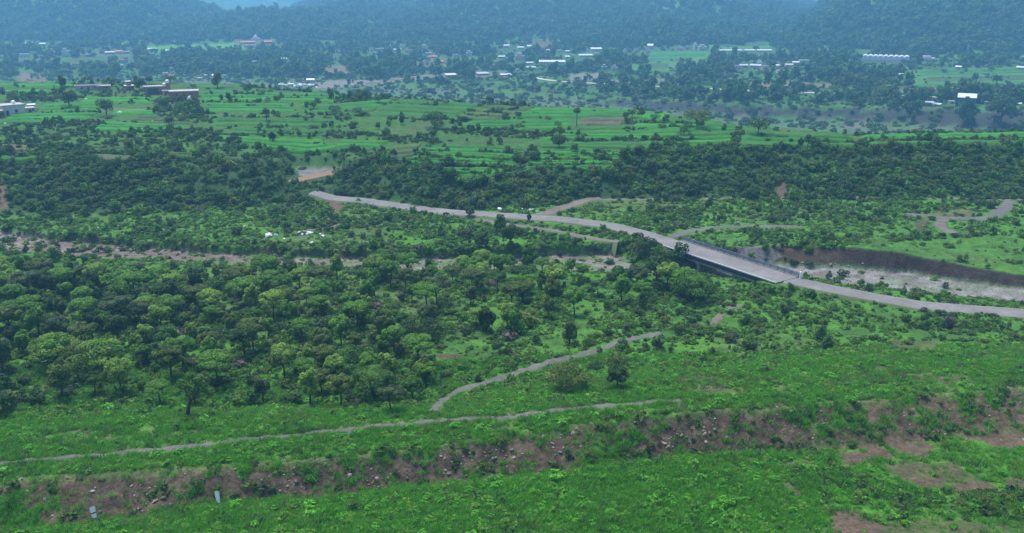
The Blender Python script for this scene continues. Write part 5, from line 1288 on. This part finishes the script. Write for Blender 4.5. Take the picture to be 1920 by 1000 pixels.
hx, hy = np.array(hx), np.array(hy); s = road_clear(hx, hy) & build_clear(hx, hy, 2); hx, hy = hx[s], hy[s]
x, y, z, sc_ = np.r_[x, hx], np.r_[y, hy], np.r_[z, ter(hx, hy)], np.r_[sc_, np.clip(RNG.lognormal(-.25, .35, len(hx)), .4, 1.5)]
ki = kidx(('dark green', 'dark green', 'deep green', 'olive green'), ('rounded', 'low', 'upright'))
scatter('hedge_bushes', 'dark hedges and bushes between the mesa fields', 'bushes', x, y, z-.1, sc_, ki[RNG.integers(0, len(ki), len(x))], shrub_coll)

# distant woods of the valley and forest of the hills
far_me = []
for i, lk in enumerate(('dark green', 'deep green', 'dark green', 'olive green', 'deep green')):
    rng = np.random.default_rng(700+i); rx, rz = ((1, 1), (.8, 1.3), (1.15, .9), (.95, 1.0), (.7, 1.5))[i]
    far_me.append(leaf_mesh('distant_tree', rng, lobeset(rng, 6, rx, rz, rz*1.05), 150, .24, LOOKS[lk], tint=(.85, 1.15)))
far_coll = proto_collection('distant', far_me)
x, y, z, px, py, k = cand(400, 1750, .016, .70)
n_a, n_b = fbm(x/45, y/60, 97, 4), fbm(x/18, y/25, 99, 3)
OPEN = [q for q, c_, w_ in PATCH if np.mean([v[1] for v in q]) < 180]
DENSE_F = [([(250,100),(480,100),(640,112),(640,150),(260,140)], .9), ([(640,100),(790,104),(800,140),(660,148)], .95), ([(1010,118),(1200,110),(1210,142),(1100,140),(1000,128)], .8), ([(1270,118),(1600,128),(1640,150),(1480,146),(1270,142)], .5), ([(1560,120),(1720,120),(1720,165),(1560,160)], .75), ([(1180,184),(1500,188),(1700,184),(1960,180),(1960,250),(1850,238),(1700,205),(1180,190)], .75), ([(1650,192),(1960,186),(1960,250),(1700,235)], .95)]
p_ = .10+.55*sstep(.42, .58, n_a)
p_[k < 21] = .03+.12*sstep(.55, .68, n_b[k < 21])
for po, w_ in DENSE_F: m = mask_poly(px, py, po); p_[m] = np.maximum(p_[m], w_)
for po in OPEN: p_[in_poly(px, py, po)] = .02
p_[in_fields(px, py)] = .01
s = (k > 19.2) & (RNG.uniform(size=len(x)) < p_) & build_clear(x, y, 95) & road_clear(x, y)
x, y, z, px, py, k = x[s], y[s], z[s], px[s], py[s], k[s]
sc_ = np.clip(RNG.lognormal(1.08, .34, len(x)), 1.4, 5.5)*np.where(k < 21, .55, 1); sc_ = np.where((px > 1640) & (py > 180), sc_*1.25, sc_)
scatter('distant_woods', 'dark trees scattered through the hazy valley village', 'woods', x, y, z-.3, sc_, RNG.integers(0, 5, len(x)), far_coll)
# low scrub of the far valley and its cliff
x, y, z, px, py, k = cand(400, 1150, .04, .70); n_b = fbm(x/18, y/25, 99, 3)
p_ = .15+.5*sstep(.45, .6, n_b); p_[in_fields(px, py)] = 0; m = (k > 19.95) & (k < 21.1); p_[m] = .45
for po in OPEN: p_[in_poly(px, py, po)] = .03
s = (k > 18.6) & (RNG.uniform(size=len(x)) < p_) & road_clear(x, y) & build_clear(x, y, 3)
x, y, z = x[s], y[s], z[s]; ki = kidx(('dark green', 'deep green', 'grey green', 'olive green'), ('rounded', 'low'))
scatter('distant_scrub', 'low scrub on the far river flat and along the dark cliff', 'scrub', x, y, z-.1, np.clip(RNG.lognormal(.5, .4, len(x)), .8, 4), ki[RNG.integers(0, len(ki), len(x))], shrub_coll)
for (X, Y, Z, base), dens, lab in zip(HILLS, (.011, .0065, .011, .013, .010, .0012), ('hazy forest on the far left hill', 'blue hazy forest on the broad middle hill', 'forest on the nearer middle ridge', 'green forest on the steep hill behind the greenhouse', 'forest on the low saddle between two hills', 'forest on the farthest pale ridge')):
    ny_, nx_ = X.shape; area = float((Y[-1].mean()-Y[0].mean())*(X.max()-X.min())); N = int(area*dens)
    fi, fj = RNG.uniform(0, ny_-1.001, N), RNG.uniform(0, nx_-1.001, N); i, j = fi.astype(int), fj.astype(int); u, v = fi-i, fj-j
    I = lambda A: (A[i, j]*(1-v)+A[i, j+1]*v)*(1-u)+(A[i+1, j]*(1-v)+A[i+1, j+1]*v)*u
    hx, hy, hz = I(X), I(Y), I(Z); gx, gy = to_px(hx, hy, hz)
    s = (hz > ter(hx, hy)-1) & (gx > -300) & (gx < 2220) & (gy > -120) & (RNG.uniform(size=N) < .45+.7*sstep(.38, .55, fbm(hx/60, hy/60, 111, 3)))
    sc_ = np.clip(RNG.lognormal(1.42, .28, s.sum()), 2.3, 8)*(1.6 if dens < .003 else 1)
    scatter('hill_forest', lab, 'forest', hx[s], hy[s], hz[s]-.4, sc_, RNG.integers(0, 5, s.sum()), far_coll)

# ---- grass
M_GRA = foliage('grass_blades', (.122,.375,.028), (.092,.305,.026), .35); M_GRA2 = foliage('yellowish_grass_blades', (.165,.350,.040), (.130,.290,.036), .35); M_GRA3 = foliage('dark_weeds', (.066,.165,.030), (.054,.138,.028), .25)
M_GRA4 = foliage('dry_grass_blades', (.190,.170,.075), (.150,.130,.065), .25)
def tuft(name, seed, mat, n_, h, rad, w):
    rng = np.random.default_rng(seed); a = rng.uniform(0, 6.283, n_); r = rad*np.sqrt(rng.uniform(0, 1, n_)); b = np.stack([r*np.cos(a), r*np.sin(a), np.zeros(n_)-.05], -1)
    t = rng.uniform(0, 6.283, n_); sd = np.stack([np.cos(t), np.sin(t), np.zeros(n_)], -1)*w*.5; hh = h*rng.uniform(.55, 1.15, n_); ln = rng.uniform(.3, 1.1, n_)*hh; t2 = rng.uniform(0, 6.283, n_)
    tip = b+np.stack([ln*np.cos(t2), ln*np.sin(t2), hh], -1); mid = (b+tip)/2; mid[:, 2] += hh*.12
    V = np.stack([b-sd, b+sd, mid+sd*.8, mid-sd*.8, tip], 1).reshape(-1, 3); f = []
    for i in range(n_): f += [(i*5, i*5+1, i*5+2), (i*5, i*5+2, i*5+3), (i*5+3, i*5+2, i*5+4)]
    return np_mesh(name, V, np.array(f), mat, attrs={'tint': np.repeat(rng.uniform(.75, 1.25, n_), 5)})
tuft_coll = proto_collection('tuft', [tuft('tuft', 900+i, m_, 30, h_, r2, w2) for i, (m_, h_, r2, w2) in enumerate(((M_GRA, .55, .38, .055), (M_GRA, .42, .45, .06), (M_GRA2, .5, .4, .05), (M_GRA, .7, .35, .06), (M_GRA3, .5, .42, .07), (M_GRA2, .35, .45, .055), (M_GRA4, .45, .4, .05)))])
x, y, z, px, py, k = cand(78, 150, 8.5, .84)
n_a, n_b = fbm(x/7, y/7, 121, 4), fbm(x/2.4, y/2.4, 123, 3)
p_ = np.zeros(len(x)); m = (k < 2.05); p_[m] = .9; m = m & (px > 1540); p_[m] = .26; m = (k >= 2.05) & (k < 2.9); p_[m] = .35; m = (k >= 2.9) & (k < 4.15)
soil_ = soil_bank(x, y+1.6*z, px); p_[m] = (.75*(1-soil_)+.09)[m]
m = (k >= 4.15) & (k < 6.3); p_[m] = (.35+.6*sstep(.38, .5, n_a))[m]; m = (k >= 6.3) & (k < 7.5); p_[m] = (.15+.4*sstep(.42, .55, n_a))[m]
jx, jy = (fbm(x/5, y/5, 61, 4)-.5)*46, (fbm(x/5, y/5, 63, 4)-.5)*26
for po, _c, w_ in PATCH: m = in_poly(px+jx, py+jy, po); p_[m] *= (1-w_)*.5+.03
s = (RNG.uniform(size=len(x)) < p_) & road_clear(x, y) & (px > -300) & (px < 2280) & (py < 1060)
x, y, z, px, py, k, n_a, n_b = (q[s] for q in (x, y, z, px, py, k, n_a, n_b))
idx = np.where(RNG.uniform(size=len(x)) < .05+.35*sstep(.58, .74, n_b), 4, np.where(RNG.uniform(size=len(x)) < .15+.6*sstep(.45, .6, n_a), RNG.choice([2, 5, 2, 0], len(x)), RNG.choice([0, 1, 3, 0], len(x))))
idx = np.where(RNG.uniform(size=len(x)) < .03+.25*sstep(.5, .64, fbm(x/9, y/5, 69, 4))*((k > 4)*np.interp(px, [0,900,1250,1920], [.3,.4,1,1])), 6, idx)
clump = [leaf_mesh('clump', np.random.default_rng(980+i), lobeset(np.random.default_rng(990+i), 4, .40, .26, .20), 120, .052, m_, elong=2.4, tint=(.75, 1.3)) for i, m_ in enumerate((M_GRA, M_GRA, M_GRA2, M_GRA3, M_GRA, M_GRA2))]
clump_coll = proto_collection('clump', clump)
nz = fbm(x/1.6, y/1.6, 151, 3); s2 = (RNG.uniform(size=len(x)) < .05+.28*sstep(.46, .62, nz)) & ((k < 2.1) | (k > 4.1)) & road_clear(x, y, .75)
scatter('grass_clumps', 'lush leafy clumps standing in the bright grass', 'grass', x[s2], y[s2], z[s2], RNG.lognormal(-.1, .32, s2.sum()), np.where(RNG.uniform(size=s2.sum()) < .10, 3, RNG.choice([0, 1, 2, 4, 5, 0], s2.sum())), clump_coll)
scatter('grass', 'bright green monsoon grass on the terrace and near field', 'grass', x, y, z, RNG.uniform(.7, 1.25, len(x))*(.7+.65*n_b), idx, tuft_coll)
# weeds covering the plains
weed = [leaf_mesh('weed', np.random.default_rng(950+i), lobeset(np.random.default_rng(960+i), 4, .55, .32, .2), 60, .12, LOOKS[lk]) for i, lk in enumerate(('fresh green', 'fresh green', 'deep green', 'olive green', 'dark green'))]
weed_coll = proto_collection('weed', weed)
x, y, z, px, py, k = cand(86, 265, 1.15); n_a, n_b = fbm(x/8, y/8, 131, 4), fbm(x/20, y/20, 133, 3)
p_ = np.where(((k > 6.2) & (k < 9.7)) | ((k > 11.9) & (k < 13)), .18+.7*sstep(.42, .58, n_a), 0); p_ = np.where((k > 9.7) & (k < 11.2) & (px < 1200), .12, p_); p_ = np.where((k > 11.1) & (k < 12.1) & (px < 1200), .95, p_); p_ = np.where((k > 2.9) & (k < 4.3), .16, p_); p_ = np.where((k > 2) & (k < 2.9) & (px > 1050) & (px < 1560), .8, p_)
m = mask_poly(px, py, OPEN_R); p_[m] = .04
p_[mask_poly(px, py, LOWR)] = .95; p_ = np.where((k < 2) & (px > 1540) & (p_ < .9), .12, p_)
for po, _c, w_ in PATCH: p_[in_poly(px, py, po)] *= (1-w_)*.4+.05
s = (RNG.uniform(size=len(x)) < p_) & road_clear(x, y) & (px > -300) & (px < 2280) & (py < 1060)
x, y, z, px, py, k = x[s], y[s], z[s], px[s], py[s], k[s]; dk = (py > 850) | ((k > 2) & (k < 4.3))
scatter('undergrowth', 'low weeds and undergrowth covering the plains and bank', 'undergrowth', x, y, z-.03, np.clip(RNG.lognormal(-.1, .35, len(x)), .4, 2), np.where(dk, RNG.choice([2, 4, 4, 3], len(x)), RNG.choice([0, 1, 2, 3, 0], len(x))), weed_coll)

# ---- stones of the bank
STN = [rock_me('rock', 40+i, m_, .7, 1) for i, m_ in enumerate((M_STONE, M_STONE2, M_STONE3, M_STONE, M_STONE3, M_STONE))]
SNAME = ['pinkish', 'dark', 'pale', 'pinkish', 'pale', 'pinkish']
x, y, z, px, py, k = cand(80, 140, 3.2, .80)
ROCKY = [[(250,890),(330,900),(330,965),(250,960)],[(640,890),(770,860),(760,925),(660,935)],[(820,845),(960,840),(950,900),(830,905)],[(1240,790),(1380,780),(1340,830),(1240,850)],[(500,880),(600,880),(600,940),(500,945)],[(1440,775),(1600,765),(1600,815),(1450,820)],[(1000,815),(1110,835),(1130,875),(1050,850)]]
p_ = np.where((k > 2.85) & (k < 4.1), .07, 0)
for po in ROCKY: p_[mask_poly(px, py, po) & (k > 2.7) & (k < 4.1)] = .5
sb = RNG.uniform(size=len(x)) < p_; x, y, z, px, py = x[sb], y[sb], z[sb], px[sb], py[sb]
sz_ = np.clip(RNG.lognormal(-1.85, .45, len(x)), .07, .45); o = np.argsort(-sz_*((px > 0) & (px < 1920) & (py < 1000))); idx = RNG.integers(0, 6, len(x))
RC = [(-999, 110, 'at the left bank end'), (110, 230, 'behind the striped banner'), (230, 330, 'right of the striped banner'), (330, 460, 'behind the plain white banner'), (460, 620, 'right of the plain banner'), (620, 780, 'at the middle of the bank'), (780, 980, 'in the grey stone spill'), (980, 1180, 'right of the grey stone spill'), (1180, 1400, 'above the dark ditch'), (1400, 1620, 'on the bare right part'), (1620, 3000, 'at the right bank end')]
ur = {}; big = []
for i in o:
    if len(big) >= 190 or sz_[i] < .14: break
    c = next(w for a, d_, w in RC if a <= px[i] < d_); hb = 'high' if gsamp(KF, x[i], y[i]) > 3.5 else 'low'
    pool = [(sw, sp, sc2) for sw in (('big', 'mid-sized') if sz_[i] > .26 else ('mid-sized', 'small')) for sp in ('rounded', 'flat', 'upright') for sc2 in (0, 1, 2)]
    pool = [q for q in pool if q not in ur.setdefault((hb, c), [])]
    if not pool: continue
    szw, shp, ix = random.choice(pool); ur[(hb, c)].append((szw, shp, ix)); idx[i] = ix
    lab = f'{szw} {shp} {SNAME[ix]} stone {hb} on the bank, {c}'
    ob = link(bpy.data.objects.new('rock', STN[ix])); a = {'big': .33, 'mid-sized': .22, 'small': .15}[szw]*random.uniform(.92, 1.08); ob.location = (x[i], y[i], z[i]+a*.15); ob.scale = (a*1.1, a, a*{'rounded': 1, 'flat': .55, 'upright': 1.6}[shp]); ob.rotation_euler = (random.uniform(-.3, .3), random.uniform(-.3, .3), random.uniform(0, 6))
    tag(ob, lab, 'rock', 'stones of the red bank'); big.append(i)
r_ = np.ones(len(x), bool); r_[big] = False
rock_coll = proto_collection('rubble', STN)
# pebbles of the stream bed join the loose rubble
x2, y2, z2, px2, py2, k2 = cand(180, 235, .9); s = (k2 > 9.9) & (k2 < 11.3) & (RNG.uniform(size=len(x2)) < .45)
s &= road_clear(x2, y2)
scatter('rubble', 'loose stones on the red bank', 'rubble', x[r_], y[r_], z[r_], sz_[r_], idx[r_], rock_coll)
scatter('pebbles', 'pebbles and stones of the gravel stream bed', 'pebbles', x2[s], y2[s], z2[s], np.clip(RNG.lognormal(-1.7, .45, s.sum()), .08, .5), RNG.integers(0, 6, s.sum()), rock_coll)

# ---- small things by the road
pt = hit(883, 407); s = 1/ppm(pt)
o = empty('stone_platform', tuple(pt)); tag(o, 'low pale stone platform around the little roadside tree', 'platform')
MB().box(-8*s, 8*s, -4*s, 4*s, -.4, .35).build('base', M_BOULD, o); MB().box(-4*s, -2.5*s, -3*s, 3*s, .35, 1.1).build('low_wall', M_BOULD, o)
post2 = MB().box(-.13, .13, -.13, .13, -.3, .75); pm = post2.mesh('body', M_WHITE); cap = MB().box(-.15, .15, -.15, .15, .751, .95).mesh('cap', simple('black_paint', (.03, .03, .03), .6))
names = ['leftmost', 'second', 'third', 'fourth', 'fifth', 'sixth', 'seventh', 'last']
for i, (px_, row) in enumerate(((700,389),(730,393),(762,397),(790,400.5),(820,404),(850,406.5),(908,411.5),(914,412.5))):
    pt = hit(px_, row); o = empty('road_post', tuple(pt)); link(bpy.data.objects.new('body', pm), o); link(bpy.data.objects.new('cap', cap), o)
    tag(o, f'{names[i]} small white post along the near edge of the left road' if i else 'small white post leftmost along the near edge of the left road', 'post', 'posts along the left road')

# people, motorcycles and cattle, skinned bodies
def skin_body(name, verts, edges, radii, mat, parent=None, sub=1):
    me = bpy.data.meshes.new(name); me.from_pydata(verts, edges, []); me.update(); o = link(bpy.data.objects.new(name, me), parent)
    md = o.modifiers.new('skin', 'SKIN'); me.skin_vertices[0].data[0].use_root = True
    for i, r in enumerate(radii): me.skin_vertices[0].data[i].radius = (r, r)
    s = o.modifiers.new('sub', 'SUBSURF'); s.levels = s.render_levels = sub
    me.materials.append(mat); return o
M_SKINP = simple('brown_skin', (.20, .115, .075), .6, .1, 3); M_SHIRT = simple('white_shirt', (.74, .74, .76), .8, .05, 3); M_TROU = simple('dark_trousers', (.035, .035, .045), .8, .1, 3); M_HAIR = simple('black_hair', (.012, .010, .010), .5, .1, 3)
def person(pt, rz, label, sit=False):
    o = empty('person', tuple(pt), rz); tag(o, label, 'person')
    hip = .82 if sit else .92; ky = -.42 if sit else 0.0; kz = hip-.05 if sit else .5; fy = -.38 if sit else 0.02; fz = .38 if sit else .06
    V = [(0,0,hip),(0,0,hip+.25),(0,-.02,hip+.50),(0,-.02,hip+.62),(0,-.03,hip+.78),
         (.20,-.02,hip+.48),(.25,-.10 if sit else 0,hip+.22),(.22,-.38 if sit else -.03,hip+.12 if sit else hip-.02),
         (-.20,-.02,hip+.48),(-.25,-.10 if sit else 0,hip+.22),(-.22,-.38 if sit else -.03,hip+.12 if sit else hip-.02),
         (.10,0,hip-.06),(.13,ky,kz),(.13,fy,fz),(.13,fy-.14,fz-.03),(-.10,0,hip-.06),(-.13,ky,kz),(-.13,fy,fz),(-.13,fy-.14,fz-.03)]
    E = [(0,1),(1,2),(2,3),(3,4),(2,5),(5,6),(6,7),(2,8),(8,9),(9,10),(0,11),(11,12),(12,13),(13,14),(0,15),(15,16),(16,17),(17,18)]
    skin_body('body', V, E, [.14,.14,.15,.06,.105,.075,.055,.04,.075,.055,.04,.10,.075,.05,.04,.10,.075,.05,.04], M_SKINP, o)
    V2 = V[:3]+V[5:7]+V[8:10]; skin_body('shirt', V2, [(0,1),(1,2),(2,3),(3,4),(2,5),(5,6)], [.165,.165,.165,.095,.075,.095,.075], M_SHIRT, o)
    V3 = [V[0], V[11], V[12], V[13], V[15], V[16], V[17]]; skin_body('trousers', V3, [(0,1),(1,2),(2,3),(0,4),(4,5),(5,6)], [.15,.12,.095,.07,.12,.095,.07], M_TROU, o)
    MB().lathe([(.02,hip+.70),(.11,hip+.77),(.125,hip+.84),(.09,hip+.90),(.01,hip+.92)], 10, 0, .005).build('hair', M_HAIR, o, True)
    for i_, nm_ in enumerate(('nose',)): MB().lathe([(.02,hip+.755),(.018,hip+.78),(.006,hip+.81)], 6, 0, -.135).build(nm_, M_SKINP, o)
    return o
M_MOTO = simple('dark_red_motorcycle_paint', (.16, .03, .03), .35, .05, 2, .5); M_TYRE = simple('black_rubber', (.02, .02, .02), .8, .1, 4); M_CHR = simple('grey_metal', (.35, .35, .36), .35, .05, 3, .5, 0, .6)
def motorcycle(pt, rz, label):
    o = empty('motorcycle', tuple(pt), rz); tag(o, label, 'motorcycle')
    for yy2 in (-.65, .65):
        m = MB(); R = .29
        m.tube([(0, yy2+R*math.cos(a), .30+R*math.sin(a)) for a in np.linspace(0, 2*math.pi, 17)], .05, 6); wv = m.build('wheel', M_TYRE, o)
        MB().tube([(-.04, yy2, .30), (.04, yy2, .30)], .16, 10).build('rim', M_CHR, wv)
    MB().tube([(0,-.25,.55),(0,0,.42),(0,.3,.45)], [.13,.16,.12], 8).build('engine', M_CHR, o)
    MB().tube([(0,-.38,.78),(0,-.15,.82),(0,.05,.74)], [.10,.15,.10], 8).build('fuel_tank', M_MOTO, o, True)
    MB().box(-.13, .13, .06, .70, .70, .78).build('seat', M_TYRE, o)
    MB().tube([(0,-.65,.30),(0,-.42,.85),(0,-.38,.98)], .035, 6).build('fork', M_CHR, o); MB().tube([(-.34,-.30,1.0),(0,-.40,.98),(.34,-.30,1.0)], .022, 6).build('handlebar', M_CHR, o)
    MB().lathe([(.02,0),(.09,.02),(.09,.1),(.02,.12)], 10).build('headlight', M_CHR, o).location = (0, -.56, .80); return o
def rider(px_, row, rz, l1, l2):
    pt = hit(px_, row); pt[2] += .12; motorcycle(pt, rz, l1); q = pt.copy(); d = np.array((-math.sin(rz), math.cos(rz)))*.22; q[:2] += d; person(q, rz, l2, True)
rider(673, 379, 1.4, 'dark motorcycle on the left road under a white shirted rider', 'person in white shirt riding a motorcycle on the left road')
rider(1382, 425, -1.5, 'dark motorcycle on the grey track beyond the bridge', 'person in white shirt riding on the track beyond the bridge')
person(hit(648, 371), .4, 'person in white shirt standing at the far edge of the left road')
M_COW = simple('dark_brown_hide', (.035, .024, .020), .7, .2, 3); M_HOOF = simple('dark_horn', (.05, .045, .04), .5, .1, 3)
def cow(px_, row, rz, scale, label):
    pt = hit(px_, row); o = empty('cow', tuple(pt), rz); o.scale = (scale,)*3; tag(o, label, 'cow', 'dark cattle grazing below the left road')
    V = [(0,.55,1.08),(0,0,1.0),(0,-.55,1.08),(0,-.85,1.05),(0,-1.12,.68),(0,-1.26,.36),
         (.18,-.52,.78),(.19,-.50,.42),(.19,-.53,.06),(-.18,-.52,.78),(-.19,-.44,.42),(-.19,-.42,.06),
         (.19,.56,.82),(.20,.50,.52),(.20,.66,.40),(.20,.62,.06),(-.19,.56,.82),(-.20,.62,.52),(-.20,.78,.40),(-.20,.74,.06),(0,.80,1.05),(0,.86,.55)]
    E = [(0,1),(1,2),(2,3),(3,4),(4,5),(2,6),(6,7),(7,8),(2,9),(9,10),(10,11),(0,12),(12,13),(13,14),(14,15),(0,16),(16,17),(17,18),(18,19),(0,20),(20,21)]
    skin_body('body', V, E, [.29,.34,.30,.18,.15,.09,.14,.075,.055,.14,.075,.055,.17,.10,.07,.055,.17,.10,.07,.055,.05,.025], M_COW, o)
    for sx in (-1, 1):
        MB().tube([(sx*.08,-1.06,.78),(sx*.22,-1.04,.86),(sx*.24,-1.06,.98)], [.035,.03,.01], 6).build('horn', M_HOOF, o)
        MB().add([(sx*.12,-1.05,.72),(sx*.30,-1.02,.70),(sx*.20,-1.04,.62)], [(0,1,2)]).add([(sx*.12,-1.03,.72),(sx*.30,-1.0,.70),(sx*.20,-1.02,.62)], [(2,1,0)]).build('ear', M_COW, o)
cow(836, 406, 1.2, 1.0, 'dark cow grazing just below the road left of the roadside tree'); cow(791, 402.5, -1.4, .8, 'smaller dark cow below the road farther left')

# ------------------------------------------------------------------ haze
hm = bpy.data.materials.new('valley_haze'); hm.use_nodes = True; n, l = hm.node_tree.nodes, hm.node_tree.links; n.clear()
ho = n.new('ShaderNodeOutputMaterial'); pv = n.new('ShaderNodeVolumePrincipled'); pv.inputs['Density'].default_value = HAZE_DENSITY; pv.inputs['Color'].default_value = HAZE_COLOR
pv.inputs['Density Attribute'].default_value = ''; pv.inputs['Anisotropy'].default_value = .2; l.new(pv.outputs[0], ho.inputs['Volume'])
try: hm.cycles.homogeneous_volume = True
except Exception: pass
ztop = max(float(q[2].max()) for q in HILLS)+25
hz = MB().box(-9800, 9800, -400, 9600, float(ZG.min())-3, ztop).build('haze', hm); tag(hz, 'blue monsoon haze filling the valley', 'haze', kind='stuff')
